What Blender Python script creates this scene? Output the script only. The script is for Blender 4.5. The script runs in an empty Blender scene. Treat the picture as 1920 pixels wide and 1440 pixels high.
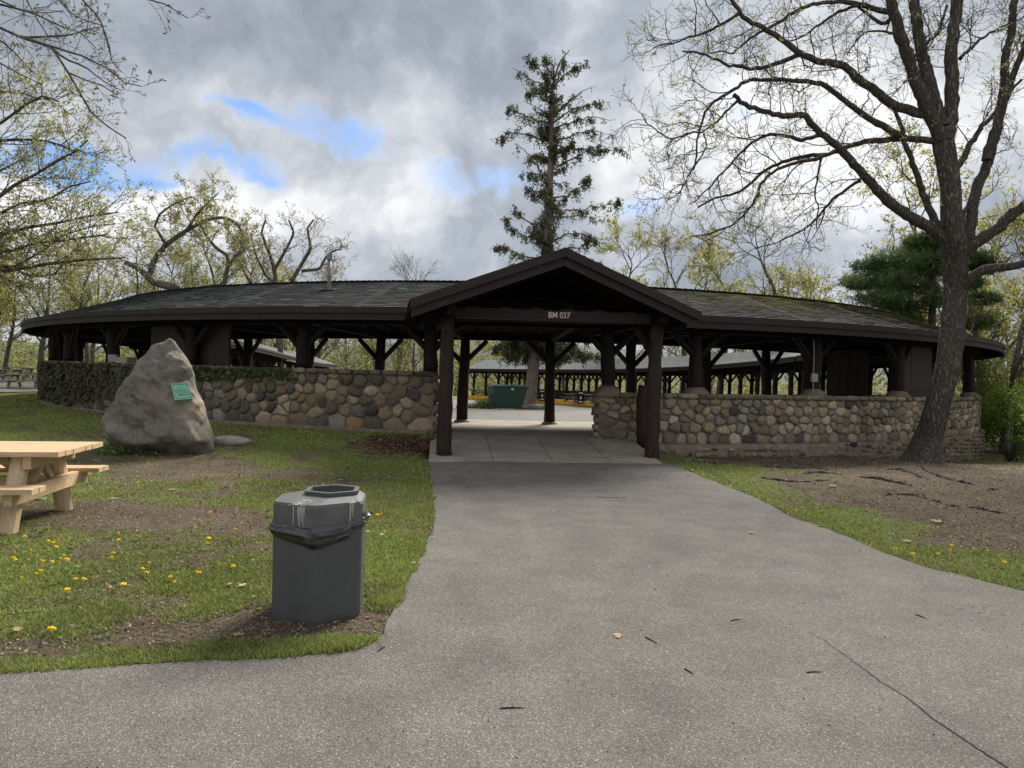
import bpy, math, random
import numpy as np
from mathutils import Vector, Matrix

# ------------------------------------------------------------------ camera, sky, sun
scn = bpy.context.scene
COL = scn.collection
FOC, CAMZ, PITCH, ROLL = 1330.0, 1.6, math.radians(0.43), math.radians(1.35)
cam_d = bpy.data.cameras.new('camera')
cam = bpy.data.objects.new('camera', cam_d); COL.objects.link(cam)
cam_d.sensor_width = 36; cam_d.lens = 36 * FOC / 1920; cam_d.clip_end = 3000; cam_d.clip_start = .05
RM = Matrix.Rotation(math.pi/2 - PITCH, 3, 'X') @ Matrix.Rotation(ROLL, 3, 'Z')
cam.matrix_world = Matrix.Translation((0, 0, CAMZ)) @ RM.to_4x4()
scn.camera = cam
RMN = np.array(RM)

def ray(px, py):
    return RMN @ np.array([(px-960)/FOC, -(py-720)/FOC, -1.0])
def P(px, py, z=0.0):                      # the ground point seen at a pixel, on the level z
    d = ray(px, py); t = (z-CAMZ)/d[2]
    return np.array([d[0]*t, d[1]*t, z])
def PD(px, py, Y):                         # the point at distance Y
    d = ray(px, py); t = Y/d[1]
    return np.array([d[0]*t, Y, CAMZ+d[2]*t])

scn.view_settings.view_transform = 'Standard'; scn.view_settings.look = 'None'
scn.view_settings.exposure = 1.0; scn.view_settings.gamma = 1
try: scn.view_settings.use_curve_mapping = False
except Exception: pass
scn.cycles.max_bounces = 6; scn.cycles.transparent_max_bounces = 8

SUN_AZ, SUN_EL = math.radians(24), math.radians(42)
sl = bpy.data.lights.new('sun', 'SUN'); sl.energy = 3.7; sl.angle = math.radians(24); sl.color = (1, .94, .84)
so = bpy.data.objects.new('sun', sl); COL.objects.link(so)
sv = Vector((math.sin(SUN_AZ)*math.cos(SUN_EL), math.cos(SUN_AZ)*math.cos(SUN_EL), math.sin(SUN_EL)))
so.rotation_euler = (-sv).to_track_quat('-Z', 'Y').to_euler(); so.location = (0, 0, 40)

world = bpy.data.worlds.new('World'); scn.world = world; world.use_nodes = True
wt = world.node_tree; wt.nodes.clear()
def wn(t, **k):
    n = wt.nodes.new(t)
    for a, b in k.items(): setattr(n, a, b)
    return n
def mth(op, a, b=None, c=None, clamp=False, nt=None):
    nt = nt or wt
    n = nt.nodes.new('ShaderNodeMath'); n.operation = op; n.use_clamp = clamp
    for i, v in enumerate((a, b, c)):
        if v is None: continue
        if isinstance(v, (int, float)): n.inputs[i].default_value = v
        else: nt.links.new(v, n.inputs[i])
    return n.outputs[0]
def vmt(op, a, b=None, sc=None, nt=None):
    nt = nt or wt
    n = nt.nodes.new('ShaderNodeVectorMath'); n.operation = op
    for i, v in enumerate((a, b)):
        if v is None: continue
        if isinstance(v, (tuple, list, np.ndarray)): n.inputs[i].default_value = tuple(float(q) for q in v)
        else: nt.links.new(v, n.inputs[i])
    if sc is not None:
        if isinstance(sc, (int, float)): n.inputs['Scale'].default_value = sc
        else: nt.links.new(sc, n.inputs['Scale'])
    return n.outputs['Value'] if op in ('LENGTH', 'DOT_PRODUCT', 'DISTANCE') else n.outputs[0]
def nse(vec, scale, detail=6, rough=.55, out='Fac', dist=0., nt=None):
    nt = nt or wt
    n = nt.nodes.new('ShaderNodeTexNoise'); n.inputs['Scale'].default_value = scale
    n.inputs['Detail'].default_value = detail; n.inputs['Roughness'].default_value = rough
    n.inputs['Distortion'].default_value = dist
    if vec is not None: nt.links.new(vec, n.inputs['Vector'])
    return n.outputs[out]
def mrange(v, a, b, c=0., d=1., nt=None, smooth=True):
    nt = nt or wt
    n = nt.nodes.new('ShaderNodeMapRange'); n.interpolation_type = 'SMOOTHSTEP' if smooth else 'LINEAR'
    nt.links.new(v, n.inputs[0])
    for i, q in enumerate((a, b, c, d)): n.inputs[i+1].default_value = q
    return n.outputs[0]
def cramp(v, stops, nt=None):
    nt = nt or wt
    n = nt.nodes.new('ShaderNodeValToRGB'); nt.links.new(v, n.inputs[0]); e = n.color_ramp.elements
    while len(e) < len(stops): e.new(.5)
    for el, (p, c) in zip(e, stops): el.position = p; el.color = (*c, 1)
    return n.outputs[0]
def mixc(f, a, b, nt=None, blend='MIX'):
    nt = nt or wt
    n = nt.nodes.new('ShaderNodeMix'); n.data_type = 'RGBA'; n.blend_type = blend
    for i, v in ((0, f), (6, a), (7, b)):
        if isinstance(v, (int, float)): n.inputs[i].default_value = v
        elif isinstance(v, (tuple, list)): n.inputs[i].default_value = (*v[:3], 1)
        else: nt.links.new(v, n.inputs[i])
    return n.outputs[2]

tc = wn('ShaderNodeTexCoord'); D0 = tc.outputs['Generated']
sky = wn('ShaderNodeTexSky', sky_type='NISHITA', sun_disc=False)
sky.sun_elevation = SUN_EL; sky.sun_rotation = SUN_AZ; sky.dust_density = 1.5; sky.air_density = 1.3
warp = vmt('SUBTRACT', nse(D0, 3.2, 5, .6, 'Color'), (.5, .5, .5))
warp2 = vmt('SUBTRACT', nse(D0, 14., 4, .6, 'Color'), (.5, .5, .5))
DW = vmt('ADD', vmt('ADD', D0, vmt('SCALE', warp, sc=.20)), vmt('SCALE', warp2, sc=.03))
def blob(px, py, wx, wy, w):
    d = ray(px, py); d = d/np.linalg.norm(d)
    v = vmt('MULTIPLY', vmt('SUBTRACT', DW, d), (FOC/wx, .6*FOC/max(wx, wy), FOC/wy))
    return mth('MULTIPLY', mrange(vmt('LENGTH', v), 0., 1.25, 1., 0.), w)
def total(lst):
    s = lst[0]
    for q in lst[1:]: s = mth('ADD', s, q)
    return s
sxyz = wn('ShaderNodeSeparateXYZ'); wt.links.new(D0, sxyz.inputs[0])
zz = mth('ADD', mth('MAXIMUM', sxyz.outputs[2], 0.), .16)
cuv = wn('ShaderNodeCombineXYZ'); wt.links.new(mth('DIVIDE', sxyz.outputs[0], zz), cuv.inputs[0])
wt.links.new(mth('DIVIDE', sxyz.outputs[1], zz), cuv.inputs[1])
n_big = nse(cuv.outputs[0], .9, 7, .55, dist=.3)
n_fin = nse(DW, 5.5, 9, .56, dist=.2)
n_bil = nse(DW, 17., 7, .55)
gaps = total([blob(475, 212, 110, 30, .95), blob(655, 268, 95, 44, .95), blob(600, 240, 50, 20, .3), blob(440, 295, 120, 30, .9), blob(215, 308, 190, 62, 1.25),
              blob(515, 330, 60, 22, .8), blob(895, 335, 150, 42, 1.05), blob(1205, 405, 60, 40, .95), blob(960, 410, 60, 25, .6), blob(900, 640, 80, 25, .5), blob(300, 345, 70, 20, .6)])
gaps = mth('ADD', gaps, mth('MULTIPLY', mth('SUBTRACT', n_fin, .5), 2.3)); gaps = mth('ADD', gaps, mth('MULTIPLY', mth('SUBTRACT', n_bil, .5), 1.5))
gapm = mrange(gaps, .25, 1.15)
br = total([blob(1480, 240, 420, 230, .78), blob(1640, 330, 300, 200, .22), blob(470, 390, 430, 110, .46), blob(330, 170, 230, 80, .42), blob(760, 400, 300, 180, .10),
            blob(800, 235, 230, 70, .26), blob(120, 420, 300, 200, .3), blob(1150, 330, 150, 120, .22),
            blob(640, 60, 760, 170, -.13), blob(1050, 190, 420, 150, -.14), blob(350, 60, 350, 120, -.08), blob(1560, 490, 520, 130, -.22),
            blob(700, 490, 400, 50, -.08), blob(1300, 110, 200, 160, -.12)])
br = total([br, mth('MULTIPLY', mth('SUBTRACT', n_big, .5), .55), mth('MULTIPLY', mth('SUBTRACT', n_fin, .5), 1.35), mth('MULTIPLY', gapm, .12),
            mth('MULTIPLY', mth('SUBTRACT', n_bil, .5), .75), mth('MULTIPLY', mrange(sxyz.outputs[2], .5, 1.), .25), mth('MULTIPLY', mrange(sxyz.outputs[1], .25, -.5), .30)])  # unseen clouds overhead and behind the camera brightened to light the facing walls
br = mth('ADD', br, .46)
ccol = cramp(br, [(0., (.25, .285, .34)), (.28, (.335, .375, .435)), (.52, (.45, .49, .55)), (.72, (.60, .63, .675)), (1., (.86, .87, .88))])
ccol = vmt('SCALE', ccol, sc=5.7)
blue = vmt('SCALE', sky.outputs[0], sc=1.)
blue = mixc(.72, blue, (.62, 1.75, 4.3))
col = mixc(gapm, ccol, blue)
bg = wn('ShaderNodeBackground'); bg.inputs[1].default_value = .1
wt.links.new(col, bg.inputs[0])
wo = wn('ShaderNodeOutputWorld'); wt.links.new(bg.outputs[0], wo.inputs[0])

# ------------------------------------------------------------------ helpers
RS = np.random.RandomState(7)
def ss(a, b, x):
    t = np.clip((np.asarray(x, float)-a)/(b-a), 0, 1); return t*t*(3-2*t)
_tab = np.random.RandomState(3).rand(4, 256, 256)
def vnoise(x, y, s, k=0):
    x = np.asarray(x, float)*s+17.3*k; y = np.asarray(y, float)*s-9.1*k
    xi = np.floor(x).astype(int); yi = np.floor(y).astype(int); fx = x-xi; fy = y-yi
    fx = fx*fx*(3-2*fx); fy = fy*fy*(3-2*fy); T = _tab[k % 4]
    g = lambda a, b: T[a % 256, b % 256]
    return (g(xi, yi)*(1-fx)+g(xi+1, yi)*fx)*(1-fy)+(g(xi, yi+1)*(1-fx)+g(xi+1, yi+1)*fx)*fy
def fbm(x, y, s, k=0, o=4):
    v = 0; a = .5; t = 0
    for i in range(o):
        v = v+a*vnoise(x, y, s, k+i); t += a; a *= .55; s *= 2.03
    return v/t

CX, CY, RW = 0.0, 36.1, 19.9
def pol(a, r):                             # a in degrees from the nearest point, + to the right
    a = np.radians(a); return np.array([CX+r*np.sin(a), CY-r*np.cos(a)])
def gz(X, Y):
    X = np.asarray(X, float); Y = np.asarray(Y, float)
    r = np.hypot(X-CX, Y-CY); a = np.degrees(np.arctan2(X-CX, CY-Y)); s = np.maximum(r-RW, 0)
    T = np.interp(a, [-180, -120, -90, -56, -30, -10, -5, 0, 5, 7.5, 10, 12, 25, 36, 56, 90, 180], [-.8, .2, .5, .45, .38, .3, .3, .3, .28, .2, .0, -.12, -.14, -.44, -.8, -.9, -.8])
    rng = np.where(a < 0, np.interp(-a, [5, 9, 15], [2.2, 4.2, 6]), np.interp(a, [9, 18], [2.2, 6]))
    w = 1-ss(0, 1, s/rng)
    far = .8*ss(-10, -30, X)*ss(18, 45, Y) - .9*ss(9, 20, X)*ss(15, 28, Y)
    far = far - 1.0*ss(55, 78, Y)*ss(-32, -14, X) - 3.0*ss(85, 130, Y)*ss(-60, -10, X)
    return T*w + far*(1-w)
def G(px, py):
    z = 0.
    for _ in range(25):
        p = P(px, py, z); z2 = float(gz(p[0], p[1])); z = z+.6*(z2-z)
    return np.array([p[0], p[1], z2])
def lotz(X, Y): return .3-.78*ss(22, 56, Y)

def mk_mesh(name, V, Fs, cols=None, smooth=False):
    me = bpy.data.meshes.new(name); V = np.asarray(V, np.float32)
    if isinstance(Fs, np.ndarray): Fs = [Fs]
    Fs = [np.asarray(f, np.int32) for f in Fs if len(f)]
    me.vertices.add(len(V)); me.vertices.foreach_set('co', V.ravel())
    nl = sum(f.size for f in Fs); npoly = sum(len(f) for f in Fs)
    me.loops.add(nl); me.polygons.add(npoly)
    me.loops.foreach_set('vertex_index', np.concatenate([f.ravel() for f in Fs]))
    st = []; o = 0
    for f in Fs: st.append(o+np.arange(len(f))*f.shape[1]); o += f.size
    me.polygons.foreach_set('loop_start', np.concatenate(st).astype(np.int32))
    me.polygons.foreach_set('use_smooth', np.full(npoly, bool(smooth)))
    me.update(calc_edges=True)
    if cols is not None:
        at = me.color_attributes.new('col', 'FLOAT_COLOR', 'POINT')
        c = np.ones((len(V), 4), np.float32); c[:, :np.asarray(cols).shape[1]] = cols
        at.data.foreach_set('color', c.ravel())
    return me
def rootloc(o):
    while o.parent: o = o.parent
    return np.array(o.location)
def link(name, me, m, parent=None):
    o = bpy.data.objects.new(name, me)
    if m is not None and not me.materials: me.materials.append(m)
    COL.objects.link(o)
    if parent is not None: o.parent = parent
    return o
def tag(o, label=None, cat=None, group=None, kind=None):
    if label: o['label'] = label
    if cat: o['category'] = cat
    if group: o['group'] = group
    if kind: o['kind'] = kind
    return o
def thing(name, label, cat, loc=(0, 0, 0), rz=0., group=None):
    o = bpy.data.objects.new(name, None); o.empty_display_size = .2; COL.objects.link(o)
    o.location = tuple(float(q) for q in loc); o.rotation_euler = (0, 0, rz)
    return tag(o, label, cat, group)
def copy_tree(o, parent=None):
    c = o.copy(); COL.objects.link(c)
    if parent is not None: c.parent = parent
    for ch in KIDS.get(o.name, []):
        copy_tree(ch, c)
    return c
def index_kids():
    KIDS.clear()
    for o in COL.objects:
        if o.parent: KIDS.setdefault(o.parent.name, []).append(o)
KIDS = {}

class Acc:                                  # collects shapes into one mesh
    def __init__(s): s.V = []; s.F = {}; s.C = []; s.n = 0
    def add(s, V, F, c=None):
        V = np.asarray(V, float)
        s.V.append(V)
        for f in (F if isinstance(F, list) else [F]):
            f = np.asarray(f)
            if f.size: s.F.setdefault(f.shape[1], []).append(f+s.n)
        if c is None: c = (1, 1, 1)
        c = np.asarray(c, float)
        s.C.append(np.broadcast_to(c, (len(V), 3)) if c.ndim == 1 else c)
        s.n += len(V); return s
    def box(s, c, sz, rz=0., col=None):
        x, y, z = np.array(sz)/2.
        v = np.array([[a*x, b*y, d*z] for d in (-1, 1) for a, b in ((-1, -1), (1, -1), (1, 1), (-1, 1))])
        cz, sn = math.cos(rz), math.sin(rz)
        v = v @ np.array([[cz, sn, 0], [-sn, cz, 0], [0, 0, 1]]) + np.array(c)
        return s.add(v, np.array([[3, 2, 1, 0], [4, 5, 6, 7], [0, 1, 5, 4], [1, 2, 6, 5], [2, 3, 7, 6], [3, 0, 4, 7]]), col)
    def bar(s, p0, p1, w, h, col=None, up=(0, 0, 1)):
        p0 = np.array(p0, float); p1 = np.array(p1, float); d = p1-p0; d /= np.linalg.norm(d)
        up = np.array(up, float); sd = np.cross(d, up)
        if np.linalg.norm(sd) < 1e-6: sd = np.array([1., 0, 0])
        sd /= np.linalg.norm(sd); u = np.cross(sd, d)
        v = [p+sd*a*w/2+u*b*h/2 for p in (p0, p1) for a, b in ((-1, -1), (1, -1), (1, 1), (-1, 1))]
        return s.add(v, np.array([[3, 2, 1, 0], [4, 5, 6, 7], [0, 1, 5, 4], [1, 2, 6, 5], [2, 3, 7, 6], [3, 0, 4, 7]]), col)
    def prism(s, pts, z0, z1, col=None):     # pts ccw; z may be a list
        n = len(pts); z0 = np.broadcast_to(z0, n); z1 = np.broadcast_to(z1, n)
        v = [(p[0], p[1], z) for p, z in zip(pts, z0)]+[(p[0], p[1], z) for p, z in zip(pts, z1)]
        sides = np.array([[i, (i+1) % n, n+(i+1) % n, n+i] for i in range(n)])
        return s.add(v, [np.array([list(range(n))[::-1]]), np.array([list(range(n, 2*n))]), sides], col)
    def tube(s, pts, rad, k=6, col=None, cap=True):
        pts = np.asarray(pts, float); n = len(pts); rad = np.broadcast_to(rad, n)
        t = np.gradient(pts, axis=0); t /= (np.linalg.norm(t, axis=1)[:, None]+1e-9)
        ref = np.array([.31, .57, .1]) if abs(t[:, 2]).max() > .9 else np.array([0, 0, 1.])
        a = np.cross(t, ref); a /= (np.linalg.norm(a, axis=1)[:, None]+1e-9); b = np.cross(t, a)
        th = np.arange(k)*2*math.pi/k
        v = pts[:, None, :]+rad[:, None, None]*(a[:, None, :]*np.cos(th)[None, :, None]+b[:, None, :]*np.sin(th)[None, :, None])
        i = np.arange(n-1)[:, None]*k; j = np.arange(k)[None, :]; j2 = (j+1) % k
        f = np.stack([i+j, i+j2, i+k+j2, i+k+j], -1).reshape(-1, 4)
        Fs = [f]
        if cap and k > 3: Fs += [np.array([list(range(k))[::-1]]), np.array([list(range((n-1)*k, n*k))])]
        return s.add(v.reshape(-1, 3), Fs, col)
    def build(s, name, m, parent=None, smooth=False, origin=None, usecol=False):
        V = np.concatenate(s.V)
        if parent is not None: V = V-rootloc(parent)
        me = mk_mesh(name, V, [np.concatenate(f) for f in s.F.values()], np.concatenate(s.C) if usecol else None, smooth)
        o = link(name, me, m, parent)
        return o
def centred(name, V, Fs, m, parent, cols=None, smooth=False):
    V = np.asarray(V, float); c = V.mean(0)
    me = mk_mesh(name, V-c, Fs, cols, smooth); o = link(name, me, m, parent)
    o.location = tuple(c-(rootloc(parent) if parent is not None else 0)); return o

# ------------------------------------------------------------------ materials
def newmat(name, rough=.8, spec=.3):
    m = bpy.data.materials.new(name); m.use_nodes = True; nt = m.node_tree
    b = nt.nodes['Principled BSDF']; b.inputs['Roughness'].default_value = rough
    b.inputs['Specular IOR Level'].default_value = spec
    return m, nt, b
def objco(nt): return nt.nodes.new('ShaderNodeTexCoord').outputs['Object']
def worldco(nt): return nt.nodes.new('ShaderNodeNewGeometry').outputs['Position']
def attr(nt, name='col'):
    n = nt.nodes.new('ShaderNodeAttribute'); n.attribute_name = name; return n.outputs['Color']
def bump(nt, b, h, strength=.4, dist=.01):
    n = nt.nodes.new('ShaderNodeBump'); n.inputs['Strength'].default_value = strength; n.inputs['Distance'].default_value = dist
    nt.links.new(h, n.inputs['Height']); nt.links.new(n.outputs[0], b.inputs['Normal'])
def setc(nt, b, c):
    nt.links.new(c, b.inputs['Base Color'])
def mult(nt, a, b): return mixc(1., a, b, nt, 'MULTIPLY')

def simple(name, c, rough=.7, var=.25, sc=8, bs=.2, spec=.3, bd=.004, metal=0):
    m, nt, b = newmat(name, rough, spec); co = objco(nt)
    n = nse(co, sc, 5, .6, nt=nt)
    lo = tuple(q*(1-var) for q in c); hi = tuple(min(1, q*(1+var)) for q in c)
    setc(nt, b, cramp(n, [(.3, lo), (.7, hi)], nt)); bump(nt, b, nse(co, sc*6, 4, .6, nt=nt), bs, bd)
    b.inputs['Metallic'].default_value = metal
    return m

def m_asphalt(name, lo, hi, stain=True):
    m, nt, b = newmat(name, .88, .25); co = worldco(nt)
    v = nt.nodes.new('ShaderNodeTexVoronoi'); v.inputs['Scale'].default_value = 150; nt.links.new(co, v.inputs['Vector'])
    f1 = nse(co, 140, 3, .7, nt=nt); f2 = nse(co, 55, 4, .7, nt=nt); big = nse(co, .55, 5, .6, nt=nt); big2 = nse(co, 2.1, 4, .6, nt=nt)
    sepc = nt.nodes.new('ShaderNodeSeparateColor'); nt.links.new(v.outputs['Color'], sepc.inputs[0])
    c = cramp(f1, [(.32, tuple(q*.55 for q in lo)), (.5, lo), (.66, hi), (.78, tuple(q*1.75 for q in hi))], nt)
    agg = cramp(sepc.outputs[0], [(0., (.72, .71, .70)), (.75, (1., 1., 1.)), (.93, (1.25, 1.22, 1.15)), (1., (2.1, 2.05, 1.95))], nt)
    c = mult(nt, c, agg)
    c = mult(nt, c, cramp(f2, [(.3, (.78, .78, .78)), (.7, (1.2, 1.2, 1.2))], nt))
    c = mult(nt, c, cramp(big, [(.30, (.84, .82, .81)), (.5, (.97, .965, .955)), (.70, (1.07, 1.07, 1.06))], nt))
    c = mult(nt, c, cramp(big2, [(.35, (.84, .82, .83)), (.65, (1.1, 1.1, 1.08))], nt))
    setc(nt, b, c); bump(nt, b, mth('ADD', f1, v.outputs['Distance'], nt=nt), .7, .006)
    return m
M = {}
M['asphalt'] = m_asphalt('asphalt', (.150, .143, .132), (.225, .216, .200))
M['lot'] = m_asphalt('lot_asphalt', (.17, .165, .155), (.23, .225, .215))
m, nt, b = newmat('concrete', .85, .25); co = worldco(nt)
c = cramp(nse(co, 1.6, 6, .65, nt=nt), [(.3, (.20, .172, .140)), (.55, (.29, .255, .212)), (.75, (.36, .325, .275))], nt)
c = mult(nt, c, cramp(nse(co, 60, 4, .6, nt=nt), [(.3, (.82, .82, .82)), (.7, (1.15, 1.15, 1.15))], nt))
setc(nt, b, c); bump(nt, b, nse(co, 80, 4, .6, nt=nt), .3, .004); M['concrete'] = m

m, nt, b = newmat('soil_and_turf', .95, .1); co = worldco(nt); A = attr(nt)
sp = nt.nodes.new('ShaderNodeSeparateColor'); nt.links.new(A, sp.inputs[0])
soil = cramp(nse(co, 26, 8, .72, nt=nt), [(.3, (.035, .026, .019)), (.5, (.105, .083, .057)), (.62, (.165, .134, .095)), (.78, (.34, .29, .23))], nt)
soil = mult(nt, soil, cramp(nse(co, 1.7, 5, .6, nt=nt), [(.3, (.7, .68, .66)), (.7, (1.2, 1.2, 1.2))], nt))
turf = cramp(nse(co, 40, 6, .7, nt=nt), [(.3, (.045, .055, .018)), (.5, (.12, .145, .040)), (.7, (.20, .225, .07))], nt)
setc(nt, b, mixc(mrange(mth('ADD', sp.outputs[0], mth('MULTIPLY', mth('SUBTRACT', nse(co, 9, 6, .7, nt=nt), .5, nt=nt), .9, nt=nt), nt=nt), .32, .62, nt=nt), soil, turf, nt))
bump(nt, b, nse(co, 35, 8, .75, nt=nt), .9, .03); M['ground'] = m

def m_wood(name, lo, hi, rough=.75, sx=(2, 2, 12), spec=.3, peel=0., bs=.4):
    m, nt, b = newmat(name, rough, spec); co = objco(nt)
    mp = nt.nodes.new('ShaderNodeMapping'); mp.inputs['Scale'].default_value = sx; nt.links.new(co, mp.inputs[0])
    n = nse(mp.outputs[0], 3, 8, .7, dist=1.0, nt=nt)
    c = cramp(n, [(.3, lo), (.7, hi)], nt)
    if peel:
        pn = mth('MULTIPLY', mrange(nse(co, 34, 5, .7, nt=nt), .62, .68, nt=nt), mrange(nse(co, 1.6, 4, .6, nt=nt), .48, .62, nt=nt), nt=nt)
        c = mixc(mth('MULTIPLY', pn, peel, nt=nt), c, (.26, .21, .18), nt)
    setc(nt, b, c); bump(nt, b, n, bs, .01)
    return m
M['log'] = m_wood('dark_stained_log', (.009, .0065, .006), (.027, .020, .017), .7, (9, 9, .8), spec=.2, peel=.15)
M['logfront'] = m_wood('weathered_log', (.014, .0095, .008), (.050, .034, .027), .7, (9, 9, .7), spec=.2, peel=.8, bs=.9)
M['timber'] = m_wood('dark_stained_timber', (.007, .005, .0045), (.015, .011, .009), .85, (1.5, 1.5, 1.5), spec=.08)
M['fascia'] = m_wood('dark_brown_fascia_paint', (.015, .010, .009), (.034, .023, .0205), .7, (2, 2, 6), peel=.95, bs=.3)
M['panel'] = m_wood('dark_board', (.020, .013, .011), (.040, .026, .022), .6, (8, 8, 1), peel=.3)
M['newwood'] = m_wood('fresh_pine', (.33, .21, .115), (.66, .50, .32), .6, (.8, 10, 10), bs=.3)
M['newlog'] = m_wood('fresh_pine_log', (.42, .30, .18), (.64, .48, .32), .6, (8, 8, 1), bs=.15)
M['oldwood'] = m_wood('grey_weathered_wood', (.12, .11, .10), (.26, .245, .22), .8, (1.2, 9, 9))

def m_col(name, rough=.85, spec=.25, sc=18, lo=.62, hi=1.3, bs=.6, bd=.012, grain=90):
    m, nt, b = newmat(name, rough, spec); co = worldco(nt); A = attr(nt)
    c = mult(nt, A, cramp(nse(co, sc, 6, .65, nt=nt), [(.3, (lo,)*3), (.7, (hi,)*3)], nt))
    c = mult(nt, c, cramp(nse(co, grain, 3, .6, nt=nt), [(.35, (.75,)*3), (.65, (1.22,)*3)], nt))
    setc(nt, b, c); bump(nt, b, nse(co, sc*1.6, 7, .7, nt=nt), bs, bd); return m
M['stone'] = m_col('fieldstone')
M['mortar'] = simple('mortar', (.195, .158, .12), .95, .3, 5, .8, .1, .015)
M['shingle'] = m_col('asphalt_shingle', .95, .15, 1.2, .85, 1.15, .25, .004, 60)
m, nt, b = newmat('far_shingle', .95, .15); co = worldco(nt)
c = cramp(nse(co, 5., 6, .7, nt=nt), [(.3, (.10, .108, .108)), (.7, (.17, .18, .18))], nt)
bk = nt.nodes.new('ShaderNodeTexBrick'); bk.inputs['Scale'].default_value = 1.; bk.inputs['Brick Width'].default_value = .3; bk.inputs['Row Height'].default_value = .11
bk.inputs['Mortar Size'].default_value = .012; bk.inputs['Color1'].default_value = (.8, .8, .8, 1); bk.inputs['Color2'].default_value = (1.15, 1.2, 1.2, 1); bk.inputs['Mortar'].default_value = (.55, .55, .55, 1)
uvn = nt.nodes.new('ShaderNodeAttribute'); uvn.attribute_name = 'col'; nt.links.new(vmt('SCALE', uvn.outputs['Color'], sc=100., nt=nt), bk.inputs['Vector'])
setc(nt, b, mult(nt, c, bk.outputs[0])); M['farshingle'] = m

def m_leaf(name, trans=.45, rough=.6):
    m, nt, b = newmat(name, rough, .2); A = attr(nt)
    setc(nt, b, A); t = nt.nodes.new('ShaderNodeBsdfTranslucent'); nt.links.new(A, t.inputs[0])
    mx = nt.nodes.new('ShaderNodeMixShader'); mx.inputs[0].default_value = trans
    out = nt.nodes['Material Output']; nt.links.new(b.outputs[0], mx.inputs[1]); nt.links.new(t.outputs[0], mx.inputs[2]); nt.links.new(mx.outputs[0], out.inputs[0])
    return m
M['leaf'] = m_leaf('spring_leaf', .5); M['needle'] = m_leaf('needles', .25); M['grass'] = m_leaf('grass_blades', .35); M['ivy'] = m_leaf('ivy_leaf', .2)
M['litter'] = m_leaf('dry_leaf', .15, .8)

def m_bark(name, lo, hi, sc=(9, 9, 1.6), bd=.05, bs=1.):
    m, nt, b = newmat(name, .92, .1); co = objco(nt)
    mp = nt.nodes.new('ShaderNodeMapping'); mp.inputs['Scale'].default_value = sc; nt.links.new(co, mp.inputs[0])
    v = nt.nodes.new('ShaderNodeTexVoronoi'); v.feature = 'DISTANCE_TO_EDGE'; v.inputs['Scale'].default_value = 1.6; 
    wv = vmt('ADD', mp.outputs[0], vmt('SCALE', nse(mp.outputs[0], 1.5, 5, .6, 'Color', nt=nt), sc=1.4, nt=nt), nt=nt); nt.links.new(wv, v.inputs['Vector'])
    h = mth('ADD', mrange(v.outputs['Distance'], 0, .28, nt=nt), mth('MULTIPLY', nse(mp.outputs[0], 4, 6, .7, nt=nt), .6, nt=nt), nt=nt)
    c = cramp(mth('MULTIPLY', h, .62, nt=nt), [(.1, lo), (.6, hi), (.95, tuple(q*1.05 for q in hi))], nt)
    setc(nt, b, c); bump(nt, b, h, bs, bd); return m
M['bark'] = m_bark('oak_bark', (.070, .058, .050), (.185, .160, .138), (13, 13, 2.0), .05, 1.)
M['barkbg'] = m_bark('grey_bark', (.055, .047, .038), (.16, .14, .115), (4, 4, 1), .05, .6)
M['barkfine'] = simple('twig_bark', (.055, .045, .038), .9, .4, 12, .3, .1)
M['barkpink'] = m_bark('spruce_bark', (.11, .085, .07), (.29, .235, .20), (6, 6, 3), .03, .8)
M['barkgreen'] = simple('young_bark', (.20, .21, .13), .9, .3, 5, .3, .1)

m, nt, b = newmat('granite', .9, .2); co = worldco(nt)
c = cramp(nse(co, 2.2, 6, .62, nt=nt), [(.3, (.095, .085, .072)), (.5, (.155, .140, .120)), (.7, (.23, .208, .18))], nt)
c = mult(nt, c, cramp(nse(co, 34, 7, .75, nt=nt), [(.34, (.62, .61, .60)), (.5, (.95, .94, .92)), (.66, (1.5, 1.46, 1.38))], nt))
c = mixc(mrange(nse(co, 5, 6, .7, nt=nt), .55, .7, 0, .4, nt=nt), c, (.15, .165, .13), nt)
at = nt.nodes.new('ShaderNodeAttribute'); at.attribute_name = 'col'
sp = nt.nodes.new('ShaderNodeSeparateColor'); nt.links.new(at.outputs['Color'], sp.inputs[0])
c = mixc(mth('MULTIPLY', sp.outputs[1], mrange(nse(co, 7, 5, .6, nt=nt), .3, .6, nt=nt), nt=nt), c, (.46, .36, .25), nt)
c = mixc(sp.outputs[2], c, (.055, .05, .045), nt)
setc(nt, b, c); bump(nt, b, nse(co, 9, 8, .66, nt=nt), .7, .03); M['granite'] = m
M['palerock'] = simple('pale_rock', (.30, .27, .225), .9, .35, 9, .8, .15, .02)

# ------------------------------------------------------------------ ground
left_px = [(803, 866), (813, 920), (816, 965), (806, 1005), (785, 1052), (758, 1105), (738, 1150), (720, 1190), (690, 1214), (640, 1228), (500, 1238), (250, 1250), (0, 1264)]
right_px = [(1253, 867), (1322, 898), (1411, 932), (1488, 973), (1565, 998), (1642, 1033), (1719, 1062), (1797, 1081), (1920, 1112)]
def resample(pts, step):
    pts = np.asarray(pts, float); d = np.r_[0, np.cumsum(np.linalg.norm(np.diff(pts, axis=0), axis=1))]
    t = np.linspace(0, d[-1], max(2, int(d[-1]/step)+1)); return np.stack([np.interp(t, d, pts[:, i]) for i in range(pts.shape[1])], 1)
LE = resample([P(*q)[:2] for q in left_px]+[(-12, 3.95), (-45, 3.8)], .12)
RE = resample([P(*q)[:2] for q in right_px]+[(6.5, 4.75), (12, 4.3), (45, 4.0)], .12)
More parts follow.
